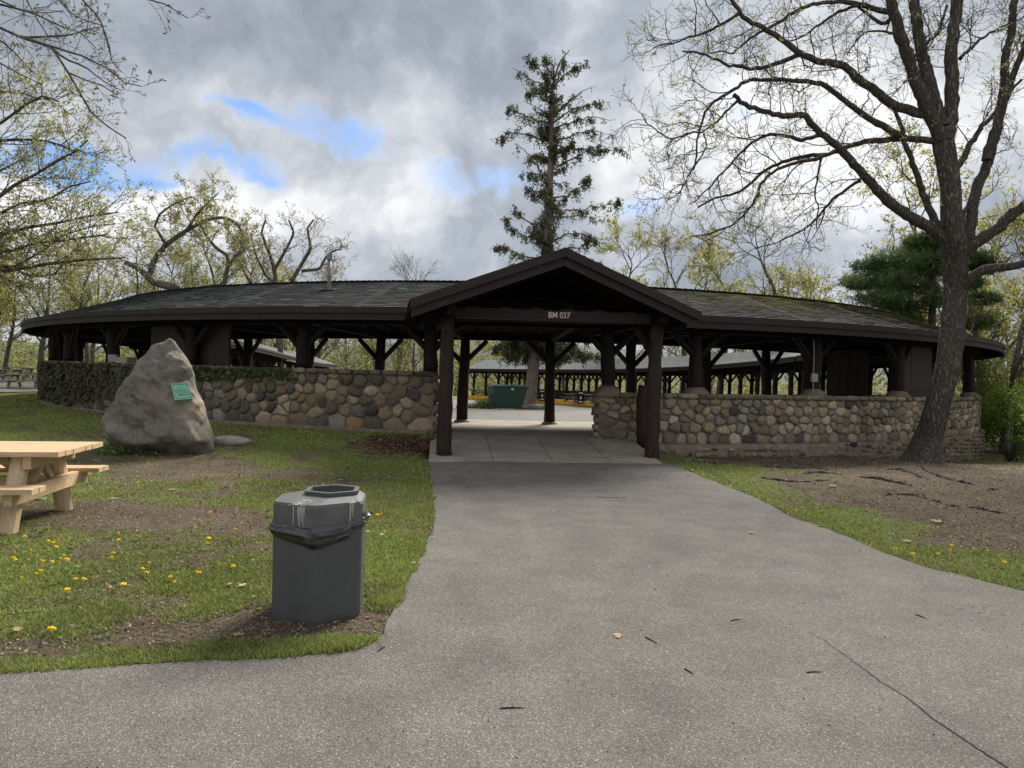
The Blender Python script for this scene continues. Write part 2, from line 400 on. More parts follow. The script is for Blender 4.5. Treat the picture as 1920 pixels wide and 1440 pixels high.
for E in (LE, RE):
    n_ = fbm(E[:, 0], E[:, 1], 2.2, 1, 4)-.5; E += n_[:, None]*.10
    E[1:-1] = (E[:-2]+E[1:-1]*2+E[2:])/4 if False else E[1:-1]
LE[0] = P(803, 866)[:2]; RE[0] = P(1253, 867)[:2]
def seg_dist(X, Y, E, stepn=1):
    E = E[(np.abs(E[:, 0]) < 14)]
    sh = X.shape; p = np.stack([X.ravel(), Y.ravel()], 1); out = np.full(len(p), 1e9)
    for k in range(0, len(p), 20000):
        q = p[k:k+20000]
        out[k:k+20000] = np.sqrt(((q[:, None, :]-E[None, ::stepn])**2).sum(-1)).min(1)
    return out.reshape(sh)
lY, lX = LE[::-1, 1], LE[::-1, 0]
def on_asphalt(X, Y):
    i = np.clip(((np.asarray(X)+46)/.025).astype(int), 0, AMASK.shape[1]-1); j = np.clip(((np.asarray(Y)-3.)/.025).astype(int), 0, AMASK.shape[0]-1)
    return AMASK[j, i] | (np.asarray(Y) < 3.0)
_R = np.vstack([LE, [(-60, 3.8), (-60, -40), (60, -40), (60, 4.)], RE[::-1]]); AMASK = np.zeros((480, 3680), bool)
for _j in range(480):
    _y = 3.0+(_j+.5)*.025; _a, _b = _R, np.roll(_R, -1, 0); _m = (_a[:, 1] > _y) != (_b[:, 1] > _y)
    _x = np.sort(_a[_m, 0]+(_y-_a[_m, 1])/(_b[_m, 1]-_a[_m, 1])*(_b[_m, 0]-_a[_m, 0])); _c = -46+(np.arange(3680)+.5)*.025
    AMASK[_j] = (np.searchsorted(_x, _c) % 2) == 1
dirt = [(300, 880, 2.0, 1.1, .58), (330, 965, 1.2, .7, .48), (120, 965, 1.6, .9, .55), (400, 930, 1., .5, .3), (330, 1190, .55, .22, .85), (500, 1170, .45, .25, .7), (600, 1186, .42, .2, 1.), (700, 1165, .25, .2, 1.),
        (760, 832, .8, .6, .8), (620, 900, 1.0, .5, .3), (250, 855, 1.2, .8, .5), (60, 1225, .4, .2, .4), (740, 880, .5, .5, -.3), (600, 1210, .8, .13, -.6)]
dirtw = [(G(a, b_), c_, d_, e_) for a, b_, c_, d_, e_ in dirt]
greenR = [(1420, 872, 1.0, .7), (1480, 885, 1.4, .8), (1850, 872, 2.0, .5)]
greenRw = [(G(a, b_), c_, d_) for a, b_, c_, d_ in greenR]
def cover(X, Y):
    X = np.asarray(X, float); Y = np.asarray(Y, float)
    n1 = fbm(X, Y, .8, 0, 5); n2 = fbm(X, Y, 3.3, 2, 4)
    c = .78+(n1-.5)*1.1+(n2-.5)*.9
    for g, rx, ry, am in dirtw:
        q = ((X-g[0])/rx)**2+((Y-g[1])/ry)**2; c = c-am*np.exp(-q)
    # right of the drive: worn earth with a strip of turf along the edge
    dr = seg_dist(X, Y, RE, 3) if X.size < 400000 else 0
    right = X > 2.2
    cr = -.22+1.0*(1-ss(.7, 2.0, dr+(n1-.5)*2.2))+(n2-.5)*1.3
    for g, rx, ry in greenRw:
        q = ((X-g[0])/rx)**2+((Y-g[1])/ry)**2; cr = cr+.7*np.exp(-q)
    cr = np.where((X > 11) & (Y > 15), .45+(n2-.5), cr)
    c = np.where(right, cr, c)
    rr = np.hypot(X-CX, Y-CY)
    return np.clip(c, 0, 1)

def grid_mesh(xs, ys):
    X, Y = np.meshgrid(xs, ys); nx, ny = len(xs), len(ys)
    i = (np.arange(ny-1)[:, None]*nx+np.arange(nx-1)[None, :])
    F = np.stack([i, i+1, i+nx+1, i+nx], -1).reshape(-1, 4); return X, Y, F
def warpax(lo, hi, fine_lo, fine_hi, st, grow=1.16):
    a = list(np.arange(fine_lo, fine_hi, st)); s = st
    while a[-1] < hi: s *= grow; a.append(a[-1]+s)
    s = st; b_ = [a[0]]
    while b_[-1] > lo: s *= grow; b_.append(b_[-1]-s)
    return np.array(b_[:0:-1]+a)
xs = warpax(-900, 900, -9, 11, .10, 1.12); ys = warpax(-60, 900, 3.2, 17.5, .10, 1.12)
X, Y, F4 = grid_mesh(xs, ys)
Z = gz(X, Y); on = on_asphalt(X, Y)
dL = np.minimum(seg_dist(X, Y, LE, 3), seg_dist(X, Y, RE, 3)); near = (np.abs(X) < 14) & (Y < 20)
edge = np.where(near, ss(0, .5, dL), 1.)
Z = Z+np.where(on, -.04, edge*(.0+.03*(fbm(X, Y, 1.1, 1, 4)-.5)*near+.014*(vnoise(X, Y, 7., 2)-.5)*near))
rr = np.hypot(X-CX, Y-CY); inr = rr < 19.75
aa = np.degrees(np.arctan2(X, CY-Y))
path_in = inr | ((X > -20.5) & (X < 22) & (Y > 33) & (Y < 80) & (np.abs(X) < 17))
Z = np.where(path_in, np.minimum(Z, lotz(X, Y)-.35), Z)
slab = (aa > -4.6) & (aa < 7.2) & (rr < 22.6) & (rr > 19.5); Z = np.where(slab, np.minimum(Z, -.1), Z)
cv = cover(X, Y)*(~on)
gm = mk_mesh('ground', np.stack([X, Y, Z], -1).reshape(-1, 3), F4, np.stack([cv, cv, cv], -1).reshape(-1, 3), True)
tag(link('ground', gm, M['ground']), kind='structure')

# the drive
ring = [tuple(q) for q in LE]+[(-45, -40), (45, -40)]+[tuple(q) for q in RE[::-1]]
me = bpy.data.meshes.new('driveway'); me.from_pydata([(x, y, .012) for x, y in ring], [], [list(range(len(ring)))]); me.update()
if me.polygons[0].normal.z < 0: me.flip_normals()
drive = tag(link('driveway', me, M['asphalt']), kind='structure')
M['crack'] = simple('crack_filler', (.02, .019, .018), .95)
cr_px = [(1515, 1184), (1545, 1200), (1575, 1222), (1610, 1247), (1655, 1281), (1700, 1307), (1745, 1344), (1790, 1375), (1840, 1408), (1890, 1440), (1960, 1490)]
cpts = resample([P(*q, .0135) for q in cr_px], .03); cpts[:, 0] += (RS.rand(len(cpts))-.5)*.010; cpts[:, 1] += (RS.rand(len(cpts))-.5)*.010
a_ = Acc(); w_ = .0015+.0035*np.clip(np.arange(len(cpts))/len(cpts), 0, 1)
tg = np.gradient(cpts, axis=0); nn = np.stack([-tg[:, 1], tg[:, 0], 0*tg[:, 0]], 1); nn /= np.linalg.norm(nn, axis=1)[:, None]
V = np.concatenate([cpts-nn*w_[:, None], cpts+nn*w_[:, None]]); k = len(cpts)
a_.add(V, np.array([[i, i+1, k+i+1, k+i] for i in range(k-1)])); 
V[:, 2] = .0155
cme = mk_mesh('crack', V, np.array([[k+i, k+i+1, i+1, i] for i in range(k-1)])); link('crack', cme, M['crack'], drive)

# entrance slab of four concrete panels, ramping up to the pavilion floor
slabroot = tag(bpy.data.objects.new('pavement', None), kind='structure'); COL.objects.link(slabroot)
FLp = [P(803, 865, .03), P(925, 863.5, .03), P(1037, 865.5, .03), P(1145, 867, .03), P(1243, 868, .03)]
BL, BR = pol(-5.5, 19.6), pol(8.1, 19.6)
FLp[0][1] = min(FLp[0][1], FLp[1][1]+.0)
ts = [0, .275, .53, .77, 1]
for i in range(4):
    p0, p1 = FLp[i][:2], FLp[i+1][:2]; q0 = BL+(BR-BL)*ts[i]; q1 = BL+(BR-BL)*ts[i+1]
    g = .008; d = (p1-p0)/np.linalg.norm(p1-p0)
    nseg = 2
    for k2 in range(nseg):
        u0, u1 = k2/nseg, (k2+1)/nseg
        a0 = p0+(q0-p0)*u0+d*g; a1 = p1+(q1-p1)*u0-d*g; b1 = p1+(q1-p1)*u1-d*g; b0 = p0+(q0-p0)*u1+d*g
        if k2: a0 = a0+(b0-a0)*.006; a1 = a1+(b1-a1)*.006
        z0, z1 = .022+.278*u0, .022+.278*u1
        Acc().prism([a0, a1, b1, b0], [-.25]*4, [z0, z0, z1, z1]).build('concrete_panel', M['concrete'], slabroot)
# mortar sheet under the joints
Acc().prism([FLp[0][:2]+(.01, .01), FLp[4][:2]+(-.01, .01), BR, BL], [-.3]*4, [-.012, -.012, .262, .262]).build('joint_fill', M['mortar'], slabroot)

# pavilion floor and the lot inside
def polar(a0, a1, na, r0, r1, nr, zf):
    A, R_ = np.meshgrid(np.linspace(a0, a1, na), np.linspace(r0, r1, nr)); ar = np.radians(A)
    X = CX+R_*np.sin(ar); Y = CY-R_*np.cos(ar); i = (np.arange(nr-1)[:, None]*na+np.arange(na-1)[None, :])
    F = np.stack([i, i+1, i+na+1, i+na], -1).reshape(-1, 4)
    return np.stack([X, Y, zf(X, Y)], -1).reshape(-1, 3), F[:, ::-1]
V, F = polar(-92, 92, 93, 13.9, 19.62, 6, lambda x, y: .296+0*x)
o = link('pavilion_floor', mk_mesh('pavilion_floor', V, F[:, ::-1]), M['concrete']); tag(o, kind='structure')
xs = np.linspace(-15.5, 15.5, 63); ys = np.linspace(20.5, 78, 116); X, Y, F = grid_mesh(xs, ys); _r = np.hypot(X, Y-CY).ravel(); F = F[((_r[F] < 14.6) | (Y.ravel()[F] > CY)).all(1)]
Z = lotz(X, Y)-.02
Z = np.where((np.hypot(X, Y-CY) > 13.9) & (Y < CY), Z-.01, Z)
o = link('parking_lot', mk_mesh('parking_lot', np.stack([X, Y, Z], -1).reshape(-1, 3), F), M['lot']); tag(o, kind='structure')

# path on the far left
pl = [(-90, 716), (-40, 727), (40, 727), (110, 722), (160, 718)]
pc = resample([G(a, b_)[:2] for a, b_ in pl], 1.5)
tg = np.gradient(pc, axis=0); nn = np.stack([-tg[:, 1], tg[:, 0]], 1); nn /= np.linalg.norm(nn, axis=1)[:, None]
V = []; nw = 7
for k2 in range(nw):
    q = pc+nn*(-4.5+9*k2/(nw-1)); V.append(np.stack([q[:, 0], q[:, 1], gz(q[:, 0], q[:, 1])+.06], 1))
V = np.concatenate(V); k = len(pc); i = (np.arange(nw-1)[:, None]*k+np.arange(k-1)[None, :])
me = mk_mesh('path', V, np.stack([i, i+1, i+k+1, i+k], -1).reshape(-1, 4)); 
o = link('path', me, M['lot']); tag(o, kind='structure')

# distant hills, bluish distance haze mixed into their colour
hm = simple('hazed_wooded_hill', (.075, .085, .085), .95, .3, .02, .1)
xs = np.linspace(-900, 900, 90); ys = np.linspace(430, 900, 16); X, Y, F = grid_mesh(xs, ys)
Z = -12+ss(430, 640, Y)*(26+26*fbm(X, Y*0, .006, 1, 4)+12*np.exp(-((X+40)/120)**2))
o = link('hills', mk_mesh('hills', np.stack([X, Y, Z], -1).reshape(-1, 3), F, None, True), hm); tag(o, kind='structure')

# ------------------------------------------------------------------ pavilions
R_EO, R_RG, R_EI = 20.55, 17.5, 14.45
Z_E, Z_R = 3.08, 4.10
def shared(name, me, m, parent, loc, rz=0., rot=None):
    o = link(name, me, m, parent); o.location = tuple(np.asarray(loc, float)-rootloc(parent))
    o.rotation_euler = rot if rot is not None else (0, 0, rz); return o
def log_mesh(name, h, r0, r1, k=10, wob=.012, seed=0):
    rs = np.random.RandomState(seed); n = 7; z = np.linspace(0, h, n)
    pts = np.stack([np.cumsum(rs.randn(n))*wob, np.cumsum(rs.randn(n))*wob, z], 1); pts[:, :2] -= pts[0, :2]
    a = Acc(); a.tube(pts, np.linspace(r0, r1, n)*(1+.04*rs.randn(n)), k)
    return mk_mesh(name, np.concatenate(a.V), [np.concatenate(f) for f in a.F.values()], None, True)

def pavilion(root, I, Rg, O, zo, far, posts_per=1, mat_roof=None, rafters=0, skip_outer=()):
    """I, Rg, O: plan points of inner eave, ridge and outer eave; zo: level shift"""
    n = len(I); I, Rg, O, zo = map(np.asarray, (I, Rg, O, zo))
    th = .10
    sec = []
    for k in range(n):
        z = zo[k]
        sec.append([(*O[k], Z_E+z), (*Rg[k], Z_R+z), (*I[k], Z_E+z), (*I[k], Z_E-th+z), (*Rg[k], Z_R-th-.02+z), (*O[k], Z_E-th+z)])
    V = np.array(sec).reshape(-1, 3); F = []
    for k in range(n-1):
        for j in range(6):
            F.append([k*6+j, k*6+(j+1) % 6, (k+1)*6+(j+1) % 6, (k+1)*6+j])
    F = np.array(F)
    caps = [np.array([[0, 1, 4, 5], [1, 2, 3, 4]]), np.array([[5, 4, 1, 0], [4, 3, 2, 1]])+0]
    caps[1] = caps[1]+(n-1)*6
    # planks underneath are dark, the weather side is shingled
    ln = np.r_[0, np.cumsum(np.linalg.norm(np.diff(I, axis=0), axis=1))]
    if far:
        top = []; cc = []; ft = []
        for k in range(n):
            s = ln[k]/100
            top += [(*O[k], Z_E+zo[k]+.012), (*Rg[k], Z_R+zo[k]+.012), (*I[k], Z_E+zo[k]+.012)]
            cc += [(s, .0, 0), (s, .033, 0), (s, .0, 0)]
        for k in range(n-1):
            for j in range(2): ft.append([k*3+j, k*3+j+1, (k+1)*3+j+1, (k+1)*3+j])
        c4 = np.array(cc); V2 = np.array(top)-rootloc(root)
        link('shingled_roof', mk_mesh('shingled_roof', V2, np.array(ft), c4), M['farshingle'], root)
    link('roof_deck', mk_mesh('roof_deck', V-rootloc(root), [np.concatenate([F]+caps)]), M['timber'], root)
    for side, E in (('o', O), ('i', I)):
        grp = 1 if far else 2
        nrm_ = np.array([(E[k]-Rg[k])/np.linalg.norm(E[k]-Rg[k]) for k in range(n)])
        for k in range(0, n-1, grp):
            ks = list(range(k, min(n, k+grp+1)))
            for dz, hh, out in ((-.030, .13, .055), (-.168, .15, .018)):
                Vb = []
                for kk in ks:
                    q = E[kk]+nrm_[kk]*out; r_ = E[kk]+nrm_[kk]*(out-.04); z = Z_E+dz+zo[kk]
                    Vb += [(*q, z-hh/2), (*q, z+hh/2), (*r_, z+hh/2), (*r_, z-hh/2)]
                Fb = []
                for u in range(len(ks)-1):
                    for j in range(4): Fb.append([u*4+j, u*4+(j+1) % 4, (u+1)*4+(j+1) % 4, (u+1)*4+j])
                u = len(ks)-1; Fb += [[3, 2, 1, 0], [u*4, u*4+1, u*4+2, u*4+3]]
                a = Acc(); a.add(Vb, np.array(Fb)); a.build('fascia_board', M['fascia'], root)
    # wall plates, posts, braces
    pm = root.get('label')
    return ln

lm = [log_mesh('post', 2.72, .165, .145, seed=s_) for s_ in range(4)]        # stands on the floor, inner row
lmw = [log_mesh('post', 1.42, .175, .15, seed=10+s_) for s_ in range(4)]     # stands on the wall
lmf = log_mesh('post', 2.72, .15, .135, 8, seed=31)
def brace_mesh(L, r, name='brace'):
    a = Acc(); a.tube([(0, 0, 0), (L*.707, 0, L*.707)], [r, r], 7); return mk_mesh(name, np.concatenate(a.V), [np.concatenate(f) for f in a.F.values()])
bm_ = brace_mesh(.98, .075); bm_w = brace_mesh(1.0, .08)

pav = thing('picnic_pavilion', 'long curved dark brown open pavilion with shingled roof and gabled entrance marked BM 037', 'pavilion', (0, 16.5, .3))
A0, A1 = -100, 90
angs = np.arange(A0, A1+1, 5.)
I = [pol(a, R_EI) for a in angs]; Rg = [pol(a, R_RG) for a in angs]; O = [pol(a, R_EO) for a in angs]
pavilion(pav, I, Rg, O, np.zeros(len(angs)), False)
def facet_pt(a, r):                        # point on the polygonal ring
    k = math.floor(a/5.)*5.; p, q = pol(k, r), pol(k+5, r); t = (a-k)/5.; return p+(q-p)*t
def wz(a):                                 # top of the stone wall
    return float(np.interp(a, [-90, -56, -34, -20, -5.2, 5.2, 20, 60], [1.86, 1.85, 1.80, 1.75, 1.73, 1.34, 1.36, 1.36]))
outer_angles = [-85, -75, -65, -55, -45, -35, -25, -15, -5.6, 6.6, 13, 23, 33, 43, 53, 63, 73]
inner_angles = [-85, -75, -65, -55, -45, -35, -24.5, -15, -5.4, 4.2, 13.4, 23, 33, 43, 53, 63, 73]
for k, a in enumerate(outer_angles):
    p = pol(a, 19.62); zb = wz(a)-.02; me = lmw[k % 4]; h = 2.83-zb
    o = shared('post', me, M['log'], pav, (*p, zb), math.radians(a)); o.scale = (1, 1, h/1.42)
    for s_ in (1, -1):
        if (a == -5.6 and s_ > 0) or (a == 6.6 and s_ < 0): pass
        b_ = shared('brace', bm_w, M['log'], pav, (*p, 2.16), math.radians(a)+(0 if s_ > 0 else math.pi))
for k, a in enumerate(inner_angles):
    p = pol(a, 15.35); me = lm[k % 4]
    o = shared('post', me, M['log'], pav, (*p, .29), math.radians(a+37*k)); o.scale = (1, 1, 2.52/2.72)
    for s_ in (1, -1):
        shared('brace', bm_, M['log'], pav, (*p, 2.0), math.radians(a)+(0 if s_ > 0 else math.pi))
    if -60 < a < 60:
        a_ = Acc(); a_.tube([(*p, .28), (*p, .33), (*p, .38)], [.25, .23, .16], 10); a_.build('post_footing', M['concrete'], pav, True)
        q = pol(a, 19.62); Acc().bar((*p, 2.80), (*q, 2.93), .16, .20).build('tie_beam', M['timber'], pav)
for k in range(len(angs)-1):
    a, b_ = angs[k], angs[k+1]
    Acc().bar((*pol(a, 15.42), 2.81), (*pol(b_, 15.42), 2.81), .18, .22).build('wall_plate', M['timber'], pav)
    Acc().bar((*pol(a, 19.75), 2.88), (*pol(b_, 19.75), 2.88), .20, .18).build('wall_plate', M['timber'], pav)
for a in np.arange(-62, 63, 2.5):
    for r0, r1 in ((R_EI+.05, R_RG), (R_EO-.1, R_RG)):
        p, q = facet_pt(a, r0), facet_pt(a, r1)
        Acc().bar((*p, Z_E-.19), (*q, Z_R-.23), .055, .15).build('rafter', M['timber'], pav)
# boarded cupboards between the posts
def boards(a0, a1, r, z0, z1, n, nm='wall_board'):
    for k in range(n):
        b0 = a0+(a1-a0)*k/n; b1 = a0+(a1-a0)*(k+1)/n; g = .02
        p, q = pol(b0+g, r), pol(b1-g, r); Acc().bar((*p, (z0+z1)/2), (*q, (z0+z1)/2), .05+.012*(k % 2), z1-z0).build(nm, M['panel'], pav)
def sideboards(a, r0, r1, z0, z1, n, nm='wall_board'):
    for k in range(n):
        p = pol(a, r0+(r1-r0)*k/n+.008); q = pol(a, r0+(r1-r0)*(k+1)/n-.008)
        Acc().bar((*p, (z0+z1)/2), (*q, (z0+z1)/2), .05+.012*(k % 2), z1-z0).build(nm, M['panel'], pav)
boards(-30.6, -21.8, 19.40, 1.72, 2.95, 4); sideboards(-28.5, 18.1, 19.38, .32, 2.9, 5)
boards(33.9, 40., 19.45, 1.30, 2.8, 3); pass
boards(38., 42., 16.6, .32, 2.75, 4); sideboards(38., 16.7, 17.9, .32, 2.75, 4)
boards(-51, -47, 19.4, 1.75, 2.9, 3)
M['rust'] = simple('galvanised_steel', (.17, .175, .18), .5, .3, 9, .2, .5)
M['whitebox'] = simple('painted_box', (.26, .26, .26), .5, .15)
# conduit and switch box on a post
p = pol(22.0, 19.95)
a_ = Acc(); a_.tube([(*p, 1.38), (*p, 2.4), (p[0]-.02, p[1], 2.75)], .016, 6); cd = a_.build('conduit', M['rust'], pav)
Acc().box((p[0], p[1]-.05, 1.80), (.15, .09, .2)).build('switch_box', M['whitebox'], cd)
p = pol(-33.2, 19.95); Acc().box((*p, 1.90), (.22, .12, .2), 0).build('switch_box', M['whitebox'], pav)
# vent pipe in the roof
q = PD(617, 540, 18.15); pz = Z_R-(abs(np.hypot(q[0], q[1]-CY)-R_RG))*(Z_R-Z_E)/(R_EO-R_RG)
vp = Acc(); vp.tube([(q[0], q[1], pz-.05), (q[0], q[1], pz+.78)], .048, 8)
vo = vp.build('vent_pipe', M['rust'], pav, True)
Acc().box((q[0], q[1], pz+.02), (.34, .3, .03)).build('flashing', M['rust'], vo)
v2 = Acc(); v2.tube([(q[0], q[1], pz+.78), (q[0], q[1], pz+.94)], .072, 8); v2.build('pipe_cap', M['rust'], vo)
v3 = Acc(); v3.tube([(q[0]-.1, q[1], pz+.55), (q[0]+.1, q[1], pz+.55)], .012, 5); v3.build('bracket', M['rust'], vo)

# shingles of the outer slope
rs = np.random.RandomState(21); sh = []
SL = math.hypot(R_EO-R_RG, Z_R-Z_E)
for k, a in enumerate(angs[:-1]):
    if a < -70 or a > 60: continue
    o0, o1, r0, r1 = [np.array([*q, z]) for q, z in ((O[k], Z_E), (O[k+1], Z_E), (Rg[k], Z_R), (Rg[k+1], Z_R))]
    rows = 22; step = 1/rows
    nrm = np.cross(o1-o0, r0-o0); nrm /= np.linalg.norm(nrm)
    for j in range(rows):
        rowg = rs.uniform(.84, 1.14)
        u0 = j*step-(.012 if j == 0 else 0.0); u1 = (j+1)*step+.004
        L0, L1 = o0+(r0-o0)*u0, o1+(r1-o1)*u0; M0, M1 = o0+(r0-o0)*u1, o1+(r1-o1)*u1
        wid = np.linalg.norm(L1-L0); cuts = [0]; x = rs.uniform(.06, .3)
        while x < wid-.08: cuts.append(x/wid); x += rs.uniform(.16, .42)
        cuts.append(1)
        for c0, c1 in zip(cuts[:-1], cuts[1:]):
            t = rs.uniform(.012, .018); e = .004/wid; dn = rs.uniform(-.012, .012)
            b0, b1 = L0+(L1-L0)*(c0+e), L0+(L1-L0)*(c1-e); m0, m1 = M0+(M1-M0)*(c0+e), M0+(M1-M0)*(c1-e)
            dv = (o0-r0)/np.linalg.norm(o0-r0)*dn; b0 = b0+dv; b1 = b1+dv
            V = np.array([b0+nrm*.013, b1+nrm*.013, b0+nrm*(t+.013), b1+nrm*(t+.013), m0+nrm*.006, m1+nrm*.006])
            mid = V.mean(0); g = rs.choice([.86, .94, 1., 1.05, 1.1], p=[.15, .25, .3, .2, .1])
            right = a >= -10 and mid[0] > 1.5
            base = np.array([.042, .038, .033]) if right else np.array([.058, .061, .062])
            colr = base*g*rowg
            if right:                       # moss towards the ridge
                an = math.degrees(math.atan2(mid[0], CY-mid[1])); up = j/rows
                ms = fbm(mid[0], mid[1], 1.3, 1, 4)+.45*up-.012*abs(an-26)-.25
                if ms > .33: colr = colr*(1-min(1, (ms-.33)*3.5))+np.array([.11, .105, .022])*min(1, (ms-.33)*3.5)*rs.uniform(.7, 1.2)
                elif an > 20: colr = colr*.75+np.array([.06, .055, .025])*.35
            elif rs.rand() < .05: colr = np.array([.10, .13, .12])*g
            F = np.array([[0, 1, 3, 2], [2, 3, 5, 4], [0, 2, 4, 4], [1, 5, 3, 3]])
            sh.append((np.hypot(mid[0], mid[1]), V, colr))
sh.sort(key=lambda q: q[0])
FQ = np.array([[0, 1, 3, 2], [2, 3, 5, 4]]); FT = np.array([[0, 2, 4], [1, 5, 3]])
for d, V, c in sh[:300]: centred('shingle', V, [FQ, FT], M['shingle'], pav, np.broadcast_to(c, (6, 3)))
a_ = Acc()
for d, V, c in sh[300:]: a_.add(V, [FQ, FT], c)
tag(a_.build('shingles', M['shingle'], pav, usecol=True), kind='stuff')
# hip caps and ridge caps
a_ = Acc(); rsx = np.random.RandomState(5)
def caps(p0, p1, w, th, colr):
    p0, p1 = np.array(p0), np.array(p1); L = np.linalg.norm(p1-p0); n = int(L/.16)
    for k in range(n):
        q0 = p0+(p1-p0)*k/n; q1 = p0+(p1-p0)*(k+1.1)/n
        a_.bar(q0+(0, 0, th+.016), q1+(0, 0, th), w, .014, np.array(colr)*rsx.uniform(.75, 1.2))
for k, a in enumerate(angs):
    if -70 <= a <= 60 and a % 10 == 0: caps((*O[k], Z_E), (*Rg[k], Z_R), .24, .006, (.052, .053, .053) if a <= 0 else (.036, .033, .028))
for k in range(len(angs)-1): caps((*Rg[k], Z_R), (*Rg[k+1], Z_R), .30, .012, (.055, .057, .057))
tag(a_.build('hip_and_ridge_caps', M['shingle'], pav, usecol=True), kind='stuff')

# entrance gable
yaw = math.radians(10.4); GU = np.array([math.cos(yaw), math.sin(yaw)]); GV = np.array([-math.sin(yaw), math.cos(yaw)]); GO = np.array([.93, 13.30])
def gp(u, v, z): q = GO+GU*u+GV*v; return np.array([q[0], q[1], z])
HW, ZP, ZL, DL = 2.78, 4.04, 2.94, 5.0
for s_ in (-1, 1):
    hw = HW+(.06 if s_ < 0 else -.04); zl = ZL+(.02 if s_ < 0 else .0)
    a = Acc()
    pts = [gp(0, .03, ZP-.01), gp(0, DL, ZP-.01), gp(s_*hw, DL, zl), gp(s_*hw, .03, zl)]
    lo = [q-(0, 0, .10) for q in pts]
    F = np.array([[0, 1, 2, 3], [7, 6, 5, 4], [0, 4, 5, 1], [1, 5, 6, 2], [2, 6, 7, 3], [3, 7, 4, 0]])
    if s_ > 0: F = F[:, ::-1]
    a.add(pts+lo, F).build('roof_deck', M['timber'], pav)
    # bargeboards, two tiers
    for dz, hh, v0, th in ((-.055, .17, -.075, .05), (-.222, .16, .0, .04)):
        e = .02 if dz < -.1 else 0
        sl = (zl-ZP)/hw
        q = [gp(s_*.002, v0, ZP+dz+hh/2), gp(s_*(hw-e), v0, ZP+dz+hh/2+sl*(hw-e)), gp(s_*(hw-e), v0, ZP+dz-hh/2+sl*(hw-e)), gp(s_*.002, v0, ZP+dz-hh/2)]
        w = [x+np.array([*(GV*th), 0]) for x in q]
        F2 = np.array([[0, 1, 2, 3], [7, 6, 5, 4], [0, 4, 5, 1], [1, 5, 6, 2], [2, 6, 7, 3], [3, 7, 4, 0]])
        if s_ > 0: F2 = F2[:, ::-1]
        Acc().add(q+w, F2[:, ::-1]).build('bargeboard', M['fascia'], pav)
    # shingle courses lying on the gable roof
    a = Acc(); rr_ = np.random.RandomState(3+s_); rows = 21
    for j in range(rows):
        u0, u1 = hw*(1-j/rows)+.02, hw*(1-(j+1.1)/rows); z0 = ZP+(zl-ZP)*u0/hw+.022; z1 = ZP+(zl-ZP)*max(u1, 0)/hw+.010
        v = -.05+rr_.uniform(-.012, .012)
        while v < DL:
            v1 = min(DL, v+rr_.uniform(.18, .42)); t = rr_.uniform(.004, .014)
            q = [gp(s_*u0, v, z0-.03), gp(s_*u0, v1-.006, z0-.03), gp(s_*u0, v, z0+t), gp(s_*u0, v1-.006, z0+t), gp(s_*max(u1, 0), v, z1), gp(s_*max(u1, 0), v1-.006, z1)]
            F = [FQ, FT] if s_ < 0 else [FQ[:, ::-1], FT[:, ::-1]]
            a.add(q, F, np.array([.075, .075, .072])*rr_.choice([.6, .85, 1, 1.2])); v = v1
    tag(a.build('shingles', M['shingle'], pav, usecol=True), kind='stuff')
    for v in np.arange(.5, DL, .6):
        Acc().bar(gp(0, v, ZP-.20), gp(s_*(hw-.08), v, zl-.18), .05, .14).build('rafter', M['timber'], pav)
    # side plates
    Acc().bar(gp(s_*2.08, .15, 2.86), gp(s_*2.08, DL-.2, 2.86), .18, .2).build('wall_plate', M['timber'], pav)
FPL = np.array([P(832, 855, .05)[0], P(832, 855, .05)[1]]); FPR = np.array(P(1222, 862, .02)[:2])
Acc().bar((FPL[0]+.14, FPL[1]+.03, 2.87), (FPR[0]-.12, FPR[1]-.04, 2.87), .16, .20).build('tie_beam', M['timber' if 0 else 'fascia'], pav)
Acc().bar((FPL[0]-.5, FPL[1]-.02, 2.72), (FPL[0]+.14, FPL[1], 2.82), .1, .2).build('tie_beam', M['timber'], pav)
Acc().bar((FPR[0]-.12, FPR[1], 2.82), (FPR[0]+.65, FPR[1]+.1, 2.78), .1, .2).build('tie_beam', M['timber'], pav)
for k in range(6):
    t = .12+.15*k; c = FPL+(FPR-FPL)*t; Acc().box((*c, 2.985), (.22, .16, .03), yaw*.6).build('wood_block', M['fascia'], pav)
for pp, sd, lean in ((FPL, 1, .02), (FPR, 2, .03)):
    n = 12; z = np.linspace(-.02 if sd == 1 else -.12, 2.78, n); r_ = np.random.RandomState(sd)
    pts = np.stack([pp[0]+r_.randn(n)*.008+lean*z/2.8, pp[1]+r_.randn(n)*.008, z], 1)
    Acc().tube(pts, np.linspace(.155, .135, n)*(1+.035*r_.randn(n)), 14).build('post', M['logfront'], pav, True)
    for s_ in ((1,) if sd == 2 else ()):
        Acc().tube([(pp[0]-.03, pp[1]+.05, 2.1), (pp[0]-.35, pp[1]+.35, 2.8)], .07, 7).build('brace', M['log'], pav)
    Acc().tube([(pp[0], pp[1]+.05, 2.05), (pp[0]-.1, pp[1]+.75, 2.82)], .07, 7).build('brace', M['log'], pav)
a = Acc(); a.tube([(FPL[0]+.03, FPL[1]+.0, .015), (FPL[0]+.03, FPL[1], .045)], [.26, .2], 12); a.build('post_footing', M['concrete'], pav)
